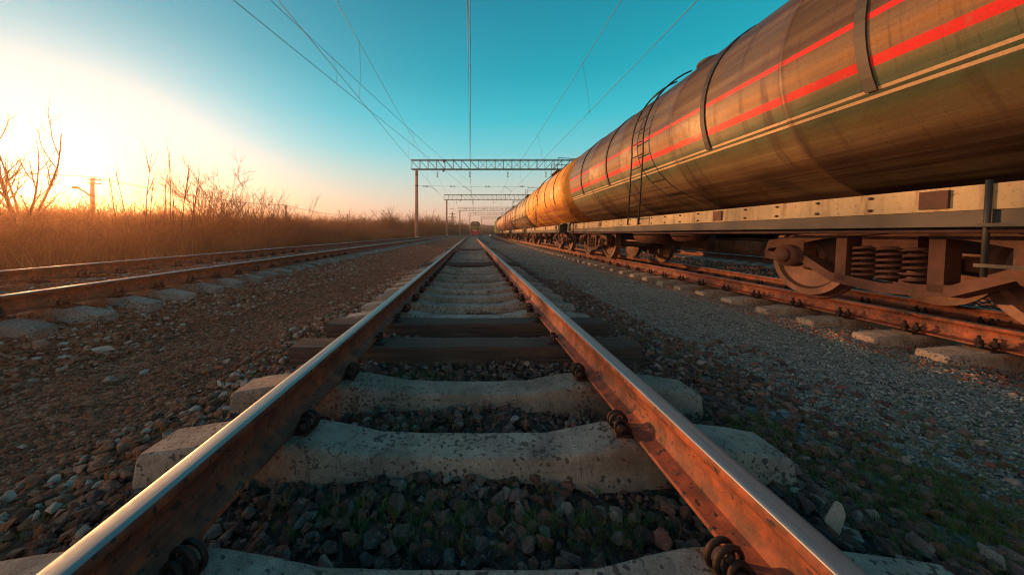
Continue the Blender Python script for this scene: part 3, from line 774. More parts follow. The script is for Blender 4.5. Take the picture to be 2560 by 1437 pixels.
def gantry(D, cx_off, label, detail=True):
    a = axis(D); yaw = -math.atan((axis(D+.5)-axis(D-.5)))
    tx = a+cx_off; g = thing('gantry', label, 'gantry', (tx, D, -.1), (0, 0, yaw*.9), G_G)
    zb, zt = 9.48, 10.75
    for k, xx in enumerate((0, 22.6)):
        mb = MB(); zs = -1.0
        mb.cyl((xx, 0, zs), (xx, 0, zb-.06), .27, .19, n=16)
        c_ = mb.build('column', M['column_concrete'], g)
        for zc in (7.2, 8.7, 9.0):
            r_ = .27-.08*(zc+1)/10
            b_ = MB(); b_.cyl((xx, 0, zc), (xx, 0, zc+.10), r_+.03, r_+.03, n=16); b_.build('collar', M['iron_dark'], c_)
        b_ = MB(); b_.cyl((xx, 0, zs), (xx, 0, .25), .285, .275, n=16); b_.build('base_band', M['black_paint'], c_)
        b_ = MB(); b_.cyl((xx, 0, .25), (xx, 0, .32), .278, .277, n=16); b_.build('base_ring', M['white_paint'], c_)
    truss_mesh(-.7, 23.3, zb, zt).build('truss', M['steel_truss'], g)
    if detail:
        for lx in lines_x:
            x = lx-cx_off
            mb = MB(); mb.cyl((x-.3, 0, zb), (x, 0, 9.05), .016, n=4); mb.cyl((x+.3, 0, zb), (x, 0, 9.05), .016, n=4)
            hg = mb.build('hanger', M['wire'], g)
            mb = MB(); insul(mb, (x, 0, 9.05), (x, 0, 8.4)); mb.build('insulator', M['insulator'], hg)
        mb = MB(); mb.tube([(.2, 0, 7.25), (8, 0, 7.13), (14, 0, 7.12), (22.4, 0, 7.2)], .012, 4); cw = mb.build('cross_wire', M['wire'], g)
        for x in (1.25, 4.9, 9.7, 14.4):
            mb = MB(); insul(mb, (x-.35, 0, 7.16), (x+.35, 0, 7.15), 4); mb.build('insulator', M['insulator'], cw)
        for x in (-4.65, -.05, 5.5):
            x -= cx_off
            mb = MB(); mb.tube([(x-1.15, 0, 7.15), (x-.7, 0, 7.02), (x-.35, 0, 6.8), (x, 0, 6.5)], .022, 5); mb.cyl((x, 0, 6.5), (x, 0, 6.42), .02, n=5)
            mb.build('registration_arm', M['steel_truss'], cw)
        for (x, z) in ((3.75, 10.5), (3.7, 9.25)):
            mb = MB(); mb.ball((x, -.4, z), .2, sc=(.8, .8, 1)); mb.cyl((x, -.4, z), (x+.2, 0, zb+.3), .02, n=4); mb.build('tension_pulley', M['insulator'], g)
    return g
gl_ = ['nearest and tallest overhead line gantry, its whole lattice beam standing clear against the sky', 'second gantry back, framed beneath the nearest lattice beam', 'third gantry back, its beam low over the far tracks',
       'fourth gantry back, standing just left of the locomotive roof', 'farthest gantry, small and pale, over the locomotive']
for (D, co), lb in zip(GD, gl_): gantry(D, co, lb, D < 100)

# overhead wires
def wire_pts(P, sag=0, n=24):
    """P: list of support points; sags between them"""
    out = []
    for i in range(len(P)-1):
        a = Vector(P[i]); b = Vector(P[i+1])
        for k in range(n+(1 if i == len(P)-2 else 0)):
            f_ = k/n; q = a.lerp(b, f_); q.z -= sag*4*f_*(1-f_); out.append(q)
    return out
supD = [-2, 44, 84, 125, 157, 194]
def catenary(label, xm, xc, drops, zm=(9.3, 8.3, 8.3, 8.3, 8.3, 8.3), zc=6.35, sag=.55, supD=supD, rr=.0105):
    t_ = thing('overhead_line', label, 'overhead line', (0, 0, 0), group='overhead line wires')
    zm_ = zm if isinstance(zm, (list, tuple)) else [zm]*len(supD)
    Pm = [(axis(D)+(xm(D) if callable(xm) else xm), D, z_) for D, z_ in zip(supD, zm_)]
    Pc = [(axis(D)+(xc(D) if callable(xc) else xc), D, zc) for D in supD]
    wm = wire_pts(Pm, sag); wc = wire_pts(Pc, .04)
    mb = MB(); mb.tube(wm, rr, 4); mb.build('messenger_wire', M['wire'], t_)
    mb = MB(); mb.tube(wc, rr*1.05, 4); mb.build('contact_wire', M['wire'], t_)
    def at(w_, D):
        for a, b in zip(w_, w_[1:]):
            if a.y <= D <= b.y: return a.lerp(b, (D-a.y)/(b.y-a.y))
        return w_[-1]
    for D in drops:
        a = at(wm, D); b = at(wc, D+.25); m_ = a.lerp(b, .6)+Vector((.05, .05, 0))
        mb = MB(); mb.tube([a, m_, b], .0065, 4); mb.ball(a, .03, 6, 4); mb.ball(b, .03, 6, 4); mb.build('dropper', M['wire'], t_)
catenary('overhead line of the left track, meeting the nearest gantry beside its first hanging insulator', -4.58, -4.68, (13.2, 23.6, 34, 54, 64, 74))
catenary('overhead line above the middle track, its two wires rising almost vertically to the frame top', -.13, -.03, (10.6, 20.5, 32, 54, 64, 74))
catenary('overhead line above the train track, rising to the upper right with wide spaced droppers', 5.1, 5.5, (14.7, 24.6, 35, 54, 64, 74))
catenary('slanting overhead line that crosses above the left track to the nearest gantry', lambda D: -7.0+.158*D if D < 50 else -.3, lambda D: -7.0+.158*D if D < 50 else .0, (11.9, 20.5, 31), supD=[-2, 44, 84], zm=(7.3, 7.6, 8.3), sag=.3)
t_ = thing('overhead_line', 'lone high wire running just above the train roofs at right', 'overhead line', group='overhead line wires')
mb = MB(); mb.tube(wire_pts([(axis(D)+10.2, D, 7.6) for D in supD], .6), .0105, 4); mb.build('messenger_wire', M['wire'], t_)
mb = MB()
for D in (13, 21, 30): mb.cyl((10.2, D, 7.1), (10.2, D, 6.8), .012, n=4)
mb.build('dropper', M['wire'], t_)

# ------------------------------------------------------------------ tank wagons
red = (.62, .014, .012)
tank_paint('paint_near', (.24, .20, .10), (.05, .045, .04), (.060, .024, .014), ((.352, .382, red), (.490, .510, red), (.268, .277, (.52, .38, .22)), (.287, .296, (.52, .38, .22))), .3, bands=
           [(.0, (0.023, 0.011, 0.006)), (.11, (0.029, 0.014, 0.008)), (.16, (0.088, 0.054, 0.026)), (.22, (0.104, 0.089, 0.039)), (.255, (0.057, 0.083, 0.039)), (.30, (0.036, 0.083, 0.049)), (.335, (0.104, 0.114, 0.052)), (.37, (0.217, 0.139, 0.065)), (.42, (0.259, 0.127, 0.032)), (.45, (0.207, 0.139, 0.071)), (.485, (0.145, 0.101, 0.052)), (.53, (0.068, 0.038, 0.023)), (.62, (0.083, 0.063, 0.032)), (.74, (0.047, 0.028, 0.020)), (.86, (0.031, 0.028, 0.026)), (1, (0.026, 0.063, 0.077))])  # topmost slate teal paints the sky's reflection into the colour
tank_paint('paint_orange', (.78, .34, .035), (.45, .20, .05), (.28, .09, .03), (), .25)
tank_paint('paint_olive', (.36, .32, .18), (.10, .12, .08), (.16, .09, .05), ((.25, .31, (.10, .08, .05)),), .5)
tank_paint('paint_brown', (.24, .11, .07), (.10, .06, .05), (.10, .05, .035), ((.62, .70, (.5, .38, .25)),), .5)
tank_paint('paint_cream', (.55, .38, .24), (.30, .22, .15), (.22, .10, .06), (), .4)
tank_paint('paint_pink', (.50, .30, .21), (.25, .17, .12), (.18, .09, .06), (), .5)
WAG = 11.9
def ring(x, r, z0, n=40, ys=1): return [(r*math.cos(2*PI*k/n), x, z0+r*math.sin(2*PI*k/n)) for k in range(n)]
def wagon_proto():
    root = thing('tank_wagon', 'x', 'tank wagon')
    RT, ZC, HL = 1.55, 2.72, 5.35
    # barrel (mesh local origin at its own centre)
    mb = MB(); rg = []
    N_ = 64
    prof_ = [(-HL-.42, .02), (-HL-.41, .35), (-HL-.36, .75), (-HL-.26, 1.1), (-HL-.13, 1.36), (-HL, RT)]
    seams = [-3.2, -1.05, 1.05, 3.2]
    body = [(-HL, RT)]
    for s_ in seams: body += [(s_-.03, RT), (s_-.02, RT+.007), (s_+.02, RT+.007), (s_+.03, RT)]
    body += [(HL, RT)]
    full = prof_ + body[1:] + [(-x, r) for x, r in reversed(prof_[:-1])]
    for x, r in full: rg.append([(r*math.cos(2*PI*k/N_), x, r*math.sin(2*PI*k/N_)) for k in range(N_)])
    mb.loft(rg, True, True, True, 0, True)
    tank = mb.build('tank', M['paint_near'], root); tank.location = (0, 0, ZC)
    for s_ in (-4.0, -1.9, 1.9, 4.0):          # hold-down straps
        mb = MB(); r0, r1 = RT+.004, RT+.022
        rg = []
        for k in range(49):
            a = rad(-25)+rad(230)*k/48
            c_, d_ = math.cos(a), math.sin(a)
            rg.append([(r0*c_, s_-.045, r0*d_), (r1*c_, s_-.045, r1*d_), (r1*c_, s_+.045, r1*d_), (r0*c_, s_+.045, r0*d_)])
        mb.loft(rg, True, True, True); mb.build('strap', M['frame_black'], tank)
    # hatch dome + valve
    mb = MB(); mb.cyl((0, 0, RT-.06), (0, 0, RT+.22), .34, n=24); mb.cyl((0, 0, RT+.22), (0, 0, RT+.27), .39, n=24); mb.ball((0, 0, RT+.27), .3, 16, 6, sc=(1, 1, .3))
    mb.cyl((0, .8, RT-.05), (0, .8, RT+.2), .09, n=10); mb.build('hatch', M['frame_black'], tank)
    # top platform with rail
    mb = MB(); mb.box((0, 0, RT+.07), (1.5, 1.7, .04))
    for y in (-.85, .85):
        for x in (-.72, .72): mb.cyl((x, y, RT+.05), (x, y, RT+.75), .018, n=5)
        mb.cyl((-.72, y, RT+.75), (.72, y, RT+.75), .018, n=5)
    for x in (-.72, .72): mb.cyl((x, -.85, RT+.42), (x, .85, RT+.42), .015, n=5)
    mb.build('platform', M['frame_black'], root).location = (0, 0, ZC)
    # ladder on each side
    for sx_ in (-1, 1):
        mb = MB()
        pts = []
        for yy in (-.24, .24):
            pl = [(sx_*1.62, yy, .9)]
            for k in range(13):
                a = rad(-8)+rad(72)*k/12; pl.append((sx_*(RT+.09)*math.cos(a), yy, ZC+(RT+.09)*math.sin(a)))
            mb.tube(pl, .018, 5); pts.append(pl)
        for k in range(11):
            z = 1.05+k*.27
            if z < ZC-.2: x = 1.62
            else: x = math.sqrt(max(.2, (RT+.09)**2-(z-ZC)**2))
            mb.cyl((sx_*x, -.24, z), (sx_*x, .24, z), .013, n=5)
        mb.build('ladder', M['frame_black'], root)
    # underframe: outer sills pale, black lower flange, centre sill, headstocks, cradles
    mb = MB()
    for sx_ in (-1, 1): mb.box((sx_*1.42, 0, .985), (.09, WAG-1.35, .18))
    mb.build('sill', M['sill_cream'], root)
    mb = MB()
    for sx_ in (-1, 1):
        for k in range(23):
            y = -5.0+k*.4545
            mb.cyl((sx_*1.465, y, 1.04), (sx_*1.482, y, 1.04), .014, n=6); mb.cyl((sx_*1.465, y, .93), (sx_*1.482, y, .93), .014, n=6)
        for y in (-4.5, -2.25, 2.25, 4.5):
            mb.box((sx_*1.475, y, .985), (.02, .16, .14))
        mb.tube([(sx_*1.47, -5.0, .74), (sx_*1.47, -1.0, .73), (sx_*1.44, 1, .75), (sx_*1.47, 5.0, .74)], .017, 6)
    mb.build('bolts_and_pipe', M['bogie_iron'], root)
    mb = MB()
    for sx_ in (-1, 1):
        mb.box((sx_*1.40, 0, .835), (.10, WAG-1.4, .118))
        for y in (-4.9, -3.3, -1.7, 0, 1.7, 3.3, 4.9): mb.box((sx_*.70, y, .93), (1.28, .12, .16))
    mb.box((0, 0, 1.0), (.42, WAG-1.3, .30))
    for y in (-5.33, 5.33): mb.box((0, y, .93), (3.0, .14, .32)); mb.box((0, y*1.03, 1.12), (2.9, .45, .05))
    for y in (-3.9, 3.9):
        rg = []
        for a0 in range(15):
            a = rad(-100)+rad(20)*a0/14
            for_ = [(RT*1.005*math.cos(a), y-.18, ZC+RT*1.005*math.sin(a)), (RT*1.005*math.cos(a), y+.18, ZC+RT*1.005*math.sin(a)),
                    (1.30*math.cos(a)/max(.87, abs(math.cos(a)))*1.0, y+.18, 1.0), (1.30*math.cos(a)/max(.87, abs(math.cos(a))), y-.18, 1.0)]
            rg.append(for_)
        mb.loft(rg, True, True, True)
    mb.build('underframe', M['frame_black'], root)
    # brake gear hung between the bogies
    mb = MB(); mb.cyl((-.75, -.9, .78), (-.75, -.2, .78), .18, n=14); mb.cyl((-.75, .3, .74), (-.75, 1.3, .74), .22, n=16)
    mb.cyl((-.9, -3, .8), (-.9, 3, .8), .02, n=5); mb.cyl((-1.2, -2.7, .86), (-1.2, 2.7, .86), .016, n=5)
    mb.box((0, .6, .62), (.5, .6, .25)); mb.cyl((0, 0, .9), (0, 0, .45), .14, n=12)
    for y in (-2.3, -1.4, 1.5, 2.3): mb.box((-1.05, y, .88), (.5, .05, .2))
    mb.build('brake_gear', M['bogie_iron'], root)
    # steps / hand rails near the ends
    for y in (-4.95, 4.95):
        for sx_ in (-1, 1):
            mb = MB()
            for q in (-.18, .18): mb.cyl((sx_*1.48, y+q, 1.1), (sx_*1.48, y+q, .42), .016, n=5)
            for z in (.5, .78): mb.box((sx_*1.48, y, z), (.12, .38, .025))
            mb.build('step', M['frame_black'], root)
    for y in (-1, 1):
        mb = MB(); mb.box((0, y*5.62, .98), (.26, .5, .26)); mb.bbox((0, y*5.88, .98), (.4, .2, .34), .04)
        mb.build('coupler', M['bogie_iron'], root)
    # bogies
    for yb in (-3.9, 3.9):
        bo = bpy.data.objects.new('bogie', None); COL.objects.link(bo); bo.parent = root; bo.location = (0, yb, 0)
        bo.empty_display_size = .1
        for yw in (-.925, .925):
            mb = MB()
            for sx_ in (-1, 1):
                rgw = []
                for x_, r_ in ((.735, .505), (.765, .503), (.77, .478), (.80, .472), (.865, .470), (.868, .40), (.835, .37), (.83, .17), (.87, .14), (.90, .0)):
                    rgw.append([(sx_*x_, yw+r_*math.cos(2*PI*k/36), .475+r_*math.sin(2*PI*k/36)) for k in range(36)])
                rgb = [[(sx_*.735, yw+max(r_, .0)*math.cos(2*PI*k/36), .475+r_*math.sin(2*PI*k/36)) for k in range(36)] for r_ in (.0, .505)]
                mb.loft(rgw, True, False, True, 0, False); mb.loft(rgb, True)
            mb.cyl((-.75, yw, .475), (.75, yw, .475), .085, n=14)
            mb.build('wheelset', M['wheel_steel'], bo)
        mb = MB()
        for sx_ in (-1, 1):
            X = sx_*1.02
            top = [(-1.28, .50), (-1.22, .66), (-.95, .70), (-.55, .80), (0, .86), (.55, .80), (.95, .70), (1.22, .66), (1.28, .50)]
            bot = [(-1.28, .42), (-1.10, .40), (-.80, .42), (-.45, .22), (0, .17), (.45, .22), (.80, .42), (1.10, .40), (1.28, .42)]
            rg = []
            for (a, za), (b_, zb_) in zip(top, bot): rg.append([(X-.07, a, za), (X+.07, a, za), (X+.07, b_, zb_), (X-.07, b_, zb_)])
            # side frame built as top chord, bottom chord and pillars so that the spring nest is open
            for i in range(len(top)-1):
                for chord, th in ((top, .11), (bot, .10)):
                    (a, za), (b_, zb_) = chord[i], chord[i+1]
                    s2 = -1 if chord is top else 1
                    mb.loft([[(X-.07, a, za), (X+.07, a, za), (X+.07, a, za+s2*th), (X-.07, a, za+s2*th)], [(X-.07, b_, zb_), (X+.07, b_, zb_), (X+.07, b_, zb_+s2*th), (X-.07, b_, zb_+s2*th)]], True, True, True)
            for yy in (-.36, .36): mb.box((X, yy, .52), (.14, .10, .55))
            for yy in (-.925, .925):
                mb.box((X, yy, .53), (.15, .34, .26)); mb.cyl((X-sx_*.02, yy, .475), (X+sx_*.14, yy, .475), .135, n=16); mb.cyl((X+sx_*.14, yy, .475), (X+sx_*.17, yy, .475), .085, n=12)
            for yy in (-.2, 0, .2):
                pts = [(X+.085*math.cos(k*.9), yy+.085*math.sin(k*.9), .30+.33*k/42) for k in range(43)]
                mb.tube(pts, .017, 5)
        mb.box((0, 0, .72), (2.1, .42, .22)); mb.cyl((0, 0, .8), (0, 0, .9), .25, n=16)
        for yy in (-.4, .4): mb.box((0, yy, .5), (1.7, .08, .12))
        mb.build('side_frame', M['bogie_iron'], bo)
    return root
proto = wagon_proto()
def wagon_place(o, D):
    m = tmat('right', D) @ Matrix.Translation((-.12, 0, 0)); o.matrix_world = m
cars = [(7.0, 'paint_near', 'nearest dull olive tank wagon with two red stripes along its side, filling the upper right'),
        (18.95, 'paint_orange', 'bright orange tank wagon, second in the train'),
        (30.85, 'paint_olive', 'olive tank wagon directly behind the bright orange one'),
        (42.75, 'paint_brown', 'dark brown tank wagon with a pale band, between olive and cream ones'),
        (54.6, 'paint_cream', 'sunlit cream tank wagon in the far half of the train'),
        (66.4, 'paint_pink', 'pinkish tan tank wagon coupled to the pale green hopper at the far end')]
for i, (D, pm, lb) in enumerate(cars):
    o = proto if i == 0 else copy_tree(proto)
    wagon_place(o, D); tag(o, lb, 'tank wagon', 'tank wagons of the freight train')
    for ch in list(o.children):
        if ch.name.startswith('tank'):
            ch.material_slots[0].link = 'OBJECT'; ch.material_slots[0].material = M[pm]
for ch in list(proto.children):
    if ch.name.split('.')[0] == 'platform': bpy.data.objects.remove(ch)   # the nearest wagon has a bare hatch only
# last wagon: arched hopper wagon
h = thing('hopper_wagon', 'pale green covered hopper wagon with dark rounded roof at the far end of the train', 'hopper wagon')
h.matrix_world = tmat('right', 78.2)
mb = MB(); sec = [(-1.5, 1.2), (-1.6, 1.9), (-1.62, 3.2), (-1.5, 3.75)]
rg = [[(x, y, z) for x, z in sec+[(-a, b) for a, b in reversed(sec)]] for y in (-5.4, 5.4)]
mb.loft(rg, True, True, True)
for y in [-5.3+k*1.06 for k in range(11)]:
    for s_ in (-1, 1): mb.box((s_*1.63, y, 2.5), (.07, .09, 2.3))
mb.build('body', M['pale_green'], h)
mb = MB(); rg = []
for y in (-5.5, 5.5): rg.append([(1.56*math.cos(a), y, 3.74+.95*math.sin(a)) for a in [PI*k/16 for k in range(17)]])
mb.loft(rg, True, True, True)
for y in (-3.6, -1.2, 1.2, 3.6): mb.cyl((0, y, 4.6), (0, y, 4.82), .35, n=16)
mb.build('roof', M['dark_green'], h)
for ch in proto.children:
    if ch.name.split('.')[0] in ('sill', 'bolts_and_pipe', 'underframe', 'bogie', 'coupler', 'step'): copy_tree(ch, h)

# ------------------------------------------------------------------ locomotive on the middle track
def build_loco(D):
    g = thing('locomotive', 'green and yellow diesel shunting locomotive with red buffer beam, far down the middle track', 'locomotive')
    g.matrix_world = tmat('mid', D)
    # local: front at y=0 facing -y, body extends +y
    mb = MB(); mb.box((0, 8.3, 1.28), (3.0, 16.4, .34)); fr = mb.build('frame', M['loco_red'], g)
    mb = MB(); mb.bbox((0, -.02, 1.22), (3.15, .28, 1.05), .05); bb = mb.build('buffer_beam', M['loco_red'], g)
    for s_ in (-1, 1):
        mb = MB(); mb.cyl((s_*.95, -.16, 1.06), (s_*.95, -.5, 1.06), .11, n=12); mb.cyl((s_*.95, -.5, 1.06), (s_*.95, -.56, 1.06), .24, n=16); mb.build('buffer', M['black_paint'], bb)
    mb = MB(); mb.box((0, -.32, 1.02), (.3, .35, .3)); mb.build('coupler', M['black_paint'], bb)
    mb = MB(); mb.box((0, -.168, 1.48), (1.0, .02, .12)); mb.build('number_plate', M['white_paint'], bb)
    mb = MB(); mb.loft([[(-1.35, -.25, .62), (1.35, -.25, .62), (1.0, -.35, .22), (-1.0, -.35, .22)], [(-1.35, -.2, .62), (1.35, -.2, .62), (1.0, -.3, .22), (-1.0, -.3, .22)]], True, True, True); mb.build('snow_plough', M['loco_red'], g)
    # front hood + cab
    mb = MB(); mb.bbox((0, 2.0, 2.25), (1.75, 3.4, 1.6), .08); hood = mb.build('hood', M['loco_green'], g)
    for x in (-.55, 0, .55):
        mb = MB(); mb.box((x, .285, 2.35), (.10, .03, 1.2)); mb.build('front_stripe', M['loco_yellow'], hood)
    for x in (-.62, .62):
        mb = MB(); mb.cyl((x, .30, 1.75), (x, .18, 1.75), .13, n=14); mb.build('headlight', M['lamp_glass'], hood)
    mb = MB(); sec = [(-1.5, 1.46), (-1.5, 3.55), (-1.2, 4.15), (-.6, 4.42), (.6, 4.42), (1.2, 4.15), (1.5, 3.55), (1.5, 1.46)]
    sec = [(-1.5, 1.46), (-1.5, 3.7), (1.5, 3.7), (1.5, 1.46)]
    mb.loft([[(x, y, z) for x, z in sec] for y in (3.7, 6.3)], True, True, True); cab = mb.build('cab', M['loco_green'], g)
    for x in (-.78, .78):
        mb = MB(); mb.box((x, 3.69, 3.28), (1.0, .05, .62)); mb.build('window', M['glass_dark'], cab)
    for s_ in (-1, 1):
        mb = MB(); mb.box((s_*1.505, 5.0, 3.15), (.04, 1.5, .75)); mb.build('window', M['glass_dark'], cab)
    mb = MB(); mb.box((0, 3.685, 2.72), (2.95, .04, .30)); mb.box((0, 3.685, 3.64), (2.95, .04, .10)); mb.build('waist_band', M['loco_yellow'], cab)
    mb = MB(); rs = [(-1.55, 3.70), (-1.50, 3.95), (-1.25, 4.28), (-.7, 4.52), (.7, 4.52), (1.25, 4.28), (1.5, 3.95), (1.55, 3.70)]
    mb.loft([[(x, y, z) for x, z in rs] for y in (3.55, 6.5)], True, True, True); rf = mb.build('roof', M['loco_roof'], g)
    mb = MB(); mb.bbox((0, 3.45, 4.15), (.5, .25, .3), .03); mb.build('headlight', M['lamp_glass'], rf)
    mb = MB(); mb.bbox((0, 11.2, 2.65), (1.9, 9.6, 2.35), .12); rh = mb.build('rear_hood', M['loco_green'], g)
    mb = MB(); mb.cyl((0, 9, 3.8), (0, 9, 4.5), .3, n=14); mb.build('exhaust', M['black_paint'], rh)
    for s_ in (-1, 1):
        mb = MB(); mb.tube([(s_*1.42, .1, 1.45), (s_*1.42, .1, 2.5), (s_*1.42, 3.6, 2.5)], .03, 5)
        for y in (1.2, 2.4): mb.cyl((s_*1.42, y, 1.45), (s_*1.42, y, 2.5), .025, n=5)
        mb.tube([(s_*1.42, 6.5, 2.5), (s_*1.42, 16, 2.5), (s_*1.42, 16, 1.45)], .03, 5)
        for y in (8, 10, 12, 14): mb.cyl((s_*1.42, y, 1.45), (s_*1.42, y, 2.5), .025, n=5)
        mb.build('handrail', M['loco_yellow'], g)
        mb = MB(); mb.box((s_*1.47, 8.3, 1.30), (.03, 16, .12)); mb.build('side_stripe', M['loco_yellow'], g)
    for yb in (3.6, 12.8):
        bo = bpy.data.objects.new('bogie', None); COL.objects.link(bo); bo.parent = g; bo.location = (0, yb, 0)
        for y in (-2, 0, 2):
            mb = MB()
            for s_ in (-1, 1): mb.cyl((s_*.72, y, .525), (s_*.86, y, .525), .525, n=24)
            mb.cyl((-.72, y, .525), (.72, y, .525), .09, n=10); mb.build('wheelset', M['wheel_steel'], bo)
        mb = MB()
        for s_ in (-1, 1): mb.box((s_*1.0, 0, .72), (.15, 5.2, .4))
        mb.box((0, 0, .8), (2, .5, .3)); mb.build('side_frame', M['iron_dark'], bo)
    return g
build_loco(102)
# small white marker post between middle track and train
t_ = thing('marker_post', 'tiny white dwarf signal with red cap standing between the locomotive and the train', 'signal', (axis(72)+2.9+.9, 72, -.35))
mb = MB(); mb.cyl((0, 0, 0), (0, 0, .35), .06, n=8); mb.build('post', M['column_concrete'], t_)
mb = MB(); mb.bbox((0, 0, .55), (.42, .3, .42), .05); hd = mb.build('head', M['white_paint'], t_)
mb = MB(); mb.bbox((0, 0, .80), (.3, .25, .08), .02); mb.build('cap', M['loco_red'], hd)

# ------------------------------------------------------------------ utility poles with wires
def P3(x, y, z): return Vector((x, y, z))
poles = [(-40, 34.0, 7.15, 1), (-40, 69.5, 7.3, 0), (-40, 104, 7.3, 1), (-40, 120, 6.4, 0)]
pl = ['tall street light pole in the orange glare, lamp head hanging to its left', 'bare wooden pole with a small crossarm rising from the leafy shrubs', 'leaning thin pole with a lamp bracket, alone above the distant woods', 'small far pole half sunk in the distant bushes']
for (x, D, h_, lamp), lb in zip(poles, pl):
    g = thing('utility_pole', lb, 'utility pole', (x, D, -1.15), (0, 0, .45), 'utility poles left of the tracks')
    mb = MB(); mb.cyl((0, 0, 0), (0, 0, h_+.5), .24, .15, n=12); po = mb.build('pole', M['pole_wood'], g)
    for z in (h_+.3, h_-.1):
        mb = MB(); mb.box((.18, -.1, z), (1.1, .09, .09)); ca = mb.build('crossarm', M['pole_wood'], g)
        for q in (-.28, .2, .62):
            mb = MB(); mb.cyl((q, -.1, z+.04), (q, -.1, z+.2), .045, .03, n=8); mb.build('insulator', M['insulator'], ca)
    if lamp:
        mb = MB(); mb.tube([(0, -.12, h_-1.5), (-.5, -.15, h_-1.0), (-1.0, -.2, h_-.62)], .07, 6); ar = mb.build('lamp_arm', M['iron_dark'], g)
        mb = MB(); mb.ball((-1.15, -.2, h_-.6), .26, 12, 6, sc=(1.3, .7, .55)); mb.build('lamp_head', M['iron_dark'], ar)
ends = [(-80, -6, 6.9)]+[(p_[0], p_[1], p_[2]-.65) for p_ in poles]+[(-43, 190, 6.3)]
for q, (dx, dz) in enumerate(((-.2, 0.1), (.45, .1))):
    pts = wire_pts([(a+dx, b-dx*.5, c+dz) for a, b, c in ends], .7, 14)
    mb = MB(); mb.tube(pts, .02, 4); o = mb.build('utility_wire', M['wire'])
    tag(o, ('left' if q == 0 else 'right')+' one of the two thin slack wires strung along the utility poles', 'wire', 'utility wires')
# lattice power pylon far off
g = thing('power_pylon', 'distant lattice power pylon rising over the woods between two gantry columns', 'pylon', (-10.8, 185, -1.4), (0, 0, .4)); g.scale = (.52, .52, .62)
mb = MB(); H_ = 23
def hw(z): return 2.1*(1-z/H_)+.35
zs = [0, 4, 8, 11.5, 14.5, 17, 19, 21, 23]
for i in range(len(zs)-1):
    a, b = hw(zs[i]), hw(zs[i+1]); z0, z1 = zs[i], zs[i+1]
    cs = [(-1, -1), (1, -1), (1, 1), (-1, 1)]
    for k in range(4):
        c0, c1 = cs[k], cs[(k+1) % 4]
        mb.cyl((c0[0]*a, c0[1]*a, z0), (c0[0]*b, c0[1]*b, z1), .16, n=4)
        mb.cyl((c0[0]*a, c0[1]*a, z0), (c1[0]*b, c1[1]*b, z1), .10, n=4); mb.cyl((c1[0]*a, c1[1]*a, z0), (c0[0]*b, c0[1]*b, z1), .10, n=4)
mb.build('mast', M['steel_truss'], g)
for z, w_ in ((15, 4.4), (18, 5.6), (21, 3.6)):
    mb = MB()
    for y in (-.4, .4): mb.cyl((-w_, 0, z), (0, y, z), .13, n=4); mb.cyl((w_, 0, z), (0, y, z), .13, n=4); mb.cyl((-w_, 0, z), (0, y, z+1), .1, n=4); mb.cyl((w_, 0, z), (0, y, z+1), .1, n=4)
    mb.build('crossarm', M['steel_truss'], g)

# ------------------------------------------------------------------ vegetation
MINR = [.0045]
def grow(mb, p0, d0, L, r, depth, rr, spread=.55, nseg=4, kids=4, up=.12, wob=.18, shrink=.62, leaf=0, mi=0, sides=3):
    pts = [Vector(p0)]; d = Vector(d0).normalized(); rs = [r]
    for k in range(nseg):
        d = (d+Vector((rr.gauss(0, wob), rr.gauss(0, wob), rr.gauss(0, wob)+up))).normalized()
        pts.append(pts[-1]+d*(L/nseg)); rs.append(r*(1-.72*(k+1)/nseg))
    mb.tube(pts, rs, sides if depth < 2 else 5, mi, False, False)
    if depth <= 0:
        if leaf:
            for _ in range(leaf):
                q = pts[rr.randrange(1, len(pts))]; s_ = .022*rr.uniform(.7, 1.5)
                a = Vector((rr.gauss(0, 1), rr.gauss(0, 1), rr.gauss(0, 1))).normalized()*s_; b = Vector((rr.gauss(0, 1), rr.gauss(0, 1), rr.gauss(0, 1))).normalized()*s_
                mb.add([q, q+a, q+a+b, q+b], [(0, 1, 2, 3)], 1)
        return
    for k in range(kids):
        f_ = rr.uniform(.25, 1.0); i = min(nseg-1, int(f_*nseg)); q = pts[i].lerp(pts[i+1], f_*nseg-i if f_ < 1 else 1)
        dd = (pts[i+1]-pts[i]).normalized()
        side = Vector((rr.gauss(0, 1), rr.gauss(0, 1), rr.gauss(0, .6))); side = (side-dd*side.dot(dd)).normalized()
        nd = (dd*(1-spread*.5)+side*spread*rr.uniform(.7, 1.3))
        grow(mb, q, nd, L*shrink*rr.uniform(.7, 1.15), max(r*.5*(1-.3*f_), MINR[0]), depth-1, rr, spread, nseg, kids, up, wob, shrink, leaf, mi, sides)
def shrub_mesh(seed, h=1.5, stems=10, leaf=0, depth=2, spread=.5, thick=.012, lean=.35, kids=4, name='shrub', mat='bark', wob=.12):
    rr = random.Random(seed); mb = MB()
    for _ in range(stems):
        a = rr.uniform(0, 2*PI); l_ = rr.uniform(.05, lean)
        grow(mb, (rr.gauss(0, .10)*h*.5, rr.gauss(0, .10)*h*.5, -.05), (l_*math.cos(a), l_*math.sin(a), 1), h*rr.uniform(.6, 1.0), thick*rr.uniform(.7, 1.3), depth, rr, spread, 4, kids, .06, wob, .5, leaf)
    return mb.mesh(name, [M[mat], M['dry_leaf']])
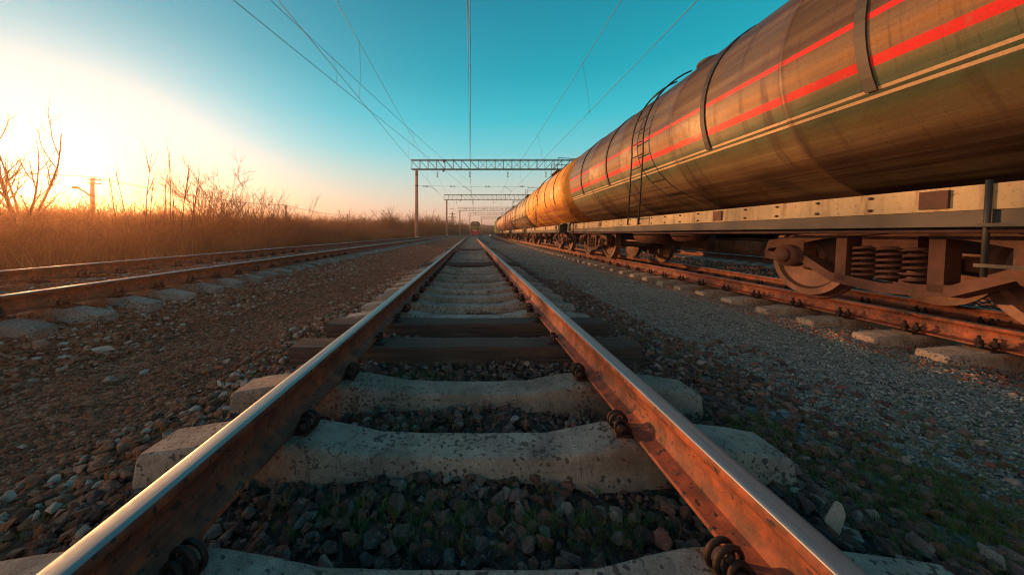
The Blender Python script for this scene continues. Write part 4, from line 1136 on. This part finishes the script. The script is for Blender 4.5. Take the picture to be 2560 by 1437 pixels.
def stalk_mesh(seed, n=60, h=.9, spread=.35):
    rr = random.Random(seed); mb = MB()
    for _ in range(n):
        x, y = rr.gauss(0, spread), rr.gauss(0, spread); L = h*rr.uniform(.4, 1.1); a = rr.uniform(0, 6.28); l_ = abs(rr.gauss(0, .22))
        p1 = Vector((x+l_*L*.5*math.cos(a), y+l_*L*.5*math.sin(a), L*.55)); p2 = Vector((x+l_*L*1.2*math.cos(a), y+l_*L*1.2*math.sin(a), L))
        w_ = .0045; sd = Vector((-math.sin(a+1), math.cos(a+1), 0))*w_
        p0 = Vector((x, y, -.03))
        mb.add([p0-sd, p0+sd, p1+sd, p1-sd, p2+sd*.3, p2-sd*.3], [(0, 1, 2, 3), (3, 2, 4, 5)])
    return mb.mesh('stalks', M['dry_stalk'])
cam0 = Vector((0, 0, .675))
shr = [shrub_mesh(s_, 1.5, 11, 2 if s_ % 2 else 0, 2) for s_ in range(5)] + [stalk_mesh(s_) for s_ in range(4)]
def u_left(D): return axis(D)
p = []
def thicket(x0, x1, D0, D1, n, smin, smax, types, pw=1.0, grav=None):
    for _ in range(n):
        D = D0+(D1-D0)*R.random()**pw; u = R.uniform(x0, x1); x = axis(min(D, 300))+u
        z = gz(x, D); s_ = R.uniform(smin, smax); v_ = R.choice(types)
        s_ *= .45+1.3*max(0, .45+mnoise.noise(Vector((x*.30, D*.22, 4.0))))
        h_ = 1.5*s_ if v_ < 5 else .9*s_
        if x < 0 and D < 62:                 # the brush by the line stays low enough for the evening sun to clear it
            hmax = (-.22+abs(x)*.087)*(.55+.5*R.random()+.35*mnoise.noise(Vector((x*.5, D*.4, 8))))-z
            if h_ > hmax: s_ *= hmax/h_
        p.append((x, D, z-.02, 0, 0, R.uniform(0, 6.28), s_, v_))
thicket(-11.5, -8.4, 2, 30, 560, .35, 1.15, (5, 6, 7, 8))
thicket(-12.5, -8.6, 2, 30, 170, .5, 1.5, (0, 1, 2, 3, 4))
thicket(-16, -9.2, 2, 34, 520, .7, 1.6, (0, 1, 2, 3, 4, 5))
thicket(-12, -8.4, 28, 110, 1500, .8, 1.4, (0, 1, 2, 3, 4, 5, 6, 7, 8))
thicket(-40, -15, 4, 40, 1300, 1.0, 2.3, (0, 1, 2, 3, 4))
thicket(-45, -12, 38, 110, 3000, 1.1, 2.3, (0, 1, 2, 3, 4, 5, 6))
thicket(-90, -38, 10, 90, 2000, 1.3, 2.6, (0, 1, 2, 3, 4))
thicket(-75, -9, 105, 230, 2600, 1.4, 3.2, (0, 1, 2, 3, 4))
thicket(14.2, 24, -5, 120, 1800, .9, 1.8, (0, 1, 2, 3, 4, 5))
scatter('thicket', shr, p, 'mass of dry brushwood, reeds and bare undergrowth beyond the left track', 'thicket')

# distant wood
def tree_mesh(seed, h=7, depth=3, kids=5, spread=.6, leaf=0, mat='bark', thick=.12):
    rr = random.Random(seed); mb = MB()
    grow(mb, (0, 0, -.1), (rr.gauss(0, .05), rr.gauss(0, .05), 1), h*.62, thick, depth, rr, spread, 5, kids, .10, .09, .60, leaf)
    return mb.mesh('bare_tree', [M[mat], M['dry_leaf']])
MINR[0] = .02
far_t = [tree_mesh(s_+50, 8, 3, 6, .75, 0, 'bark', .16) for s_ in range(5)]
# thicken far twigs a little so that the mass reads as a wood
p = []
for _ in range(2600):
    az = rad(R.uniform(-80, 2)); d_ = R.uniform(110, 265)
    x = d_*math.sin(az); D = d_*math.cos(az)
    if x > axis(min(D, 320))-14: continue
    s_ = R.uniform(.65, 1.45)*d_/270*(.7+.6*abs(mnoise.noise(Vector((az*14, 0, 3)))))
    if -66 < math.degrees(az) < -44: s_ *= .85
    p.append((x, D, -1.3, 0, 0, R.uniform(0, 6.28), s_, R.randrange(5)))
for _ in range(1100):
    D = R.uniform(225, 290); x = axis(min(D, 320))+R.uniform(-16, 60)-(D-215)*.1
    p.append((x, D, -1.3, 0, 0, R.uniform(0, 6.28), R.uniform(.5, .9), R.randrange(5)))
for _ in range(500):
    D = R.uniform(-10, 200); x = axis(max(D, 0))+R.uniform(20, 70)
    p.append((x, D, -1.3, 0, 0, R.uniform(0, 6.28), R.uniform(.4, .75), R.randrange(5)))
scatter('distant_wood', far_t, p, 'far belt of leafless woodland along the horizon', 'wood')

MINR[0] = .0085
# individual trees and shrubs
def place_plant(name, me, x, D, label, cat, sc=1, rz=0, grp=None, tilt=(0, 0)):
    o = link(name, me); o.location = (x, D, gz(x, D)-.03); o.scale = (sc, sc, sc); o.rotation_euler = (tilt[0], tilt[1], rz)
    return tag(o, label, cat, grp)
def edge_tree():
    rr = random.Random(4); mb = MB()
    g = thing('bare_tree', 'tall bare forked tree at the left frame edge, black against the white glare', 'tree', (-24.0, 17.0, -1.15))
    mb.tube([(0, 0, -.1), (.1, 0, .7), (.15, .05, 1.4)], [.16, .13, .11], 8); mb.build('trunk', M['bark'], g)
    mb = MB()
    for dx, dy, L in ((-.75, .1, 3.2), (-.35, .2, 3.8), (.05, -.1, 4.6), (.42, .1, 4.6), (.8, 0, 3.4), (-1.1, -.2, 2.6), (.5, -.3, 3.2)):
        grow(mb, (.14, .04, 1.3), (dx*.8, dy, 1), L*1.35, .075, 2, rr, .55, 7, 7, .05, .07, .36)
    mb.build('crown', [M['bark'], M['dry_leaf']], g)
edge_tree()
saps = [(-12.3, 12.3, 4.9, -.03, 'w', 'tallest thin straight sapling, first of the vertical shoots in the middle of the thicket'),
        (-12.5, 12.9, 3.8, .03, 'w', 'shorter sapling leaning close beside the tallest shoot'),
        (-12.0, 12.8, 4.7, .0, 'w', 'slim double sapling just right of the tallest shoot'),
        (-11.9, 13.2, 4.2, .02, 'w', 'thin upright sapling, middle one of the shoot row'),
        (-11.75, 13.0, 4.6, -.03, 'w', 'knotty upright sapling fourth along the shoot row'),
        (-11.6, 13.2, 4.1, .08, 'w', 'last sapling of the shoot row, leaning right toward the round bush'),
        (-13.8, 12.8, 4.1, -.2, 'w', 'slanting sapling right of the street light pole'),
        (-13.3, 12.9, 4.3, -.16, 'w', 'second slanting sapling right of the street light pole, taller')]
for i, (x, D, h_, ln, _, lb) in enumerate(saps):
    rr = random.Random(300+i); mb = MB()
    for q in range(2 if i in (0, 2) else 1):
        grow(mb, (q*.12, 0, 0), (ln+q*.06, 0, 1), h_*(1-.25*q), .030, 1, rr, .22, 9, 9, .03, .035, .22)
    me = mb.mesh('sapling', [M['bark'], M['dry_leaf']])
    place_plant('sapling', me, x, D, lb, 'sapling', 1, 0, 'thin saplings in the thicket')
me = shrub_mesh(71, 4.5, 20, 0, 3, .5, .036, .55, 5, 'round_bush', wob=.08)
place_plant('round_bush', me, -16.1, 20.0, 'large round leafless bush with a fan of fine twigs, standing clear against the pale sky', 'bush')
for i, (x, D, h_, lb) in enumerate(((-18.4, 26.5, 4.9, 'tall brown leafy shrub, left end of the withered leafy row'), (-17.2, 26.5, 4.3, 'ragged shrub with withered leaves beside the left one of the leafy row'),
                                    (-17.0, 28.5, 4.2, 'withered leafy shrub in the middle of the leafy row'), (-15.9, 28.5, 3.9, 'shrub with withered leaves just left of the bare wooden pole'), (-16.0, 30.5, 4.0, 'dark rounded leafy shrub, last and rightmost of the leafy row'))):
    me = shrub_mesh(90+i, h_, 10, 7, 2, .35, .026, .30, 5, 'leafy_shrub')
    place_plant('leafy_shrub', me, x, D, lb, 'shrub', 1, 0, 'withered leafy shrubs left of the tracks')
for i, (x, D, h_, lb) in enumerate(((-27, 20, 3.2, 'low twiggy bush in the yellow glare left of the street light pole'), (-27.5, 24.5, 4.4, 'broad twiggy bush directly right of the street light pole'), (-24.5, 25, 4.0, 'twiggy bush between the slanting saplings and the vertical shoots'))):
    me = shrub_mesh(120+i, h_, 14, 0, 2, .55, .02, .6, 6, 'bush')
    place_plant('bush', me, x, D, lb, 'bush', 1, 0, 'twiggy bushes in the glare')
bm_ = [shrub_mesh(160+k, 3.4, 13, 0, 3, .5, .022, .55, 4, 'bare_bush', wob=.10) for k in range(3)]
for i, (x, D, sc_, lb) in enumerate(((-44, 44, 1.5, 'rounded bare bush far behind the street light pole'), (-34, 41, 1.25, 'rounded bare bush behind the row of vertical shoots'),
        (-29, 47, 1.15, 'low rounded bare bush left of the withered leafy row'), (-22, 44, .9, 'small rounded bare bush between the leafy row and the leaning lamp pole'),
        (-19, 52, .95, 'small bare bush just left of the grey fence'), (-17.5, 60, 1.1, 'bare bush rising behind the grey fence'), (-14, 66, 1.0, 'bare bush between the grey fence and the nearest gantry column'), (-38, 30, .95, 'wide bare bush at the foot of the tall edge tree'))):
    place_plant('bare_bush', bm_[i % 3], x, D, lb, 'bush', sc_, i*1.3, 'rounded bare bushes beyond the left track')
# dead pieces
mb = MB(); rr = random.Random(5); grow(mb, (0, 0, 0), (-.1, .1, 1), 2.9, .06, 1, rr, .6, 7, 2, .0, .16, .2)
o = mb.build('dead_stem', [M['bark'], M['dry_leaf']]); o.location = (-16.6, 12.4, -1.1); tag(o, 'curved dead stem right of the tall edge tree', 'dead stem')
mb = MB(); mb.tube([(-9.55, 4.1, -.62), (-9.1, 4.6, -.3), (-8.9, 5.2, .02), (-8.95, 5.7, .26)], [.03, .026, .018, .008], 6); mb.tube([(-8.9, 5.2, .02), (-8.75, 5.5, .15)], [.012, .004], 5)
o = mb.build('fallen_branch', M['dry_stalk']); tag(o, 'pale curved broken branch leaning behind the left track', 'branch')

# grey fence, low wall
g = thing('slate_fence', 'low grey corrugated fence standing behind the left track below the distant pole', 'fence', (-20.2, 46, -1.2), (0, 0, -.05))
mb = MB(); n = 150
rg = [[(7.5*k/n, .02*math.sin(k*1.25), 0), (7.5*k/n, .02*math.sin(k*1.25), 1.35+.02*math.sin(k*.21)), (7.5*k/n, .02*math.sin(k*1.25)+.012, 1.35+.02*math.sin(k*.21)), (7.5*k/n, .02*math.sin(k*1.25)+.012, 0)] for k in range(n+1)]
mb.loft(rg, True, True, True); mb.build('panel', M['slate_fence'], g)
for k in range(5):
    mb = MB(); mb.cyl((k*1.87, .08, 0), (k*1.87, .08, 1.5), .05, n=8); mb.build('post', M['pole_wood'], g)
mb = MB(); mb.bbox((0, 0, .3), (26, .25, .75), .02); mb.bbox((0, 0, .70), (26, .35, .06), .01)
o = mb.build('low_wall', M['concrete']); o.location = (-36, 22, -1.2); o.rotation_euler = (0, 0, .5); tag(o, 'long low concrete wall behind the brush at the foot of the street light pole', 'wall')

# hills
mb = MB(); rg = []
for ring_, (d0, hh) in enumerate(((290, -1.6), (325, 6), (370, 10), (430, 9), (560, -5))):
    row = []
    for k in range(141):
        az = rad(-95+k*1.0*1.0)
        s_ = mnoise.noise(Vector((k*.09, ring_*.3, 2)))*.6+mnoise.noise(Vector((k*.31, ring_*.5, 9)))*.25
        row.append((d0*math.sin(az), d0*math.cos(az), hh*(1+.45*s_) if hh > 0 else hh))
    rg.append(row)
mb.loft(rg, False, False, False, 0, True); o = mb.build('hills', M['wooded_hill']); tag(o, kind='structure')

# ------------------------------------------------------------------ air
mb = MB(); mb.box((0, 330, 5.1), (1500, 800, 16.6)); o = mb.build('haze', None if False else M['wire']); tag(o, 'thin golden evening haze filling the air', 'haze', kind='stuff')
hm = bpy.data.materials.new('haze_air'); hm.use_nodes = True; t = hm.node_tree
for n in list(t.nodes):
    if n.type != 'OUTPUT_MATERIAL': t.nodes.remove(n)
pv = t.nodes.new('ShaderNodeVolumePrincipled'); pv.inputs['Color'].default_value = (.90, .56, .38, 1); pv.inputs['Density'].default_value = .0019; pv.inputs['Anisotropy'].default_value = .80
t.links.new(pv.outputs[0], t.nodes['Material Output'].inputs['Volume'])
o.data.materials.clear(); o.data.materials.append(hm)

# ------------------------------------------------------------------ render settings
scene.render.engine = 'CYCLES'
cy = scene.cycles
cy.use_denoising = True
cy.max_bounces = 6; cy.diffuse_bounces = 3; cy.glossy_bounces = 3; cy.volume_bounces = 0; cy.transparent_max_bounces = 8
cy.use_adaptive_sampling = True; cy.adaptive_threshold = .012
scene.cycles.filter_width = 1.1
scene.view_settings.view_transform = 'Standard'; scene.view_settings.look = 'None'; scene.view_settings.gamma = 1; scene.view_settings.exposure = .55
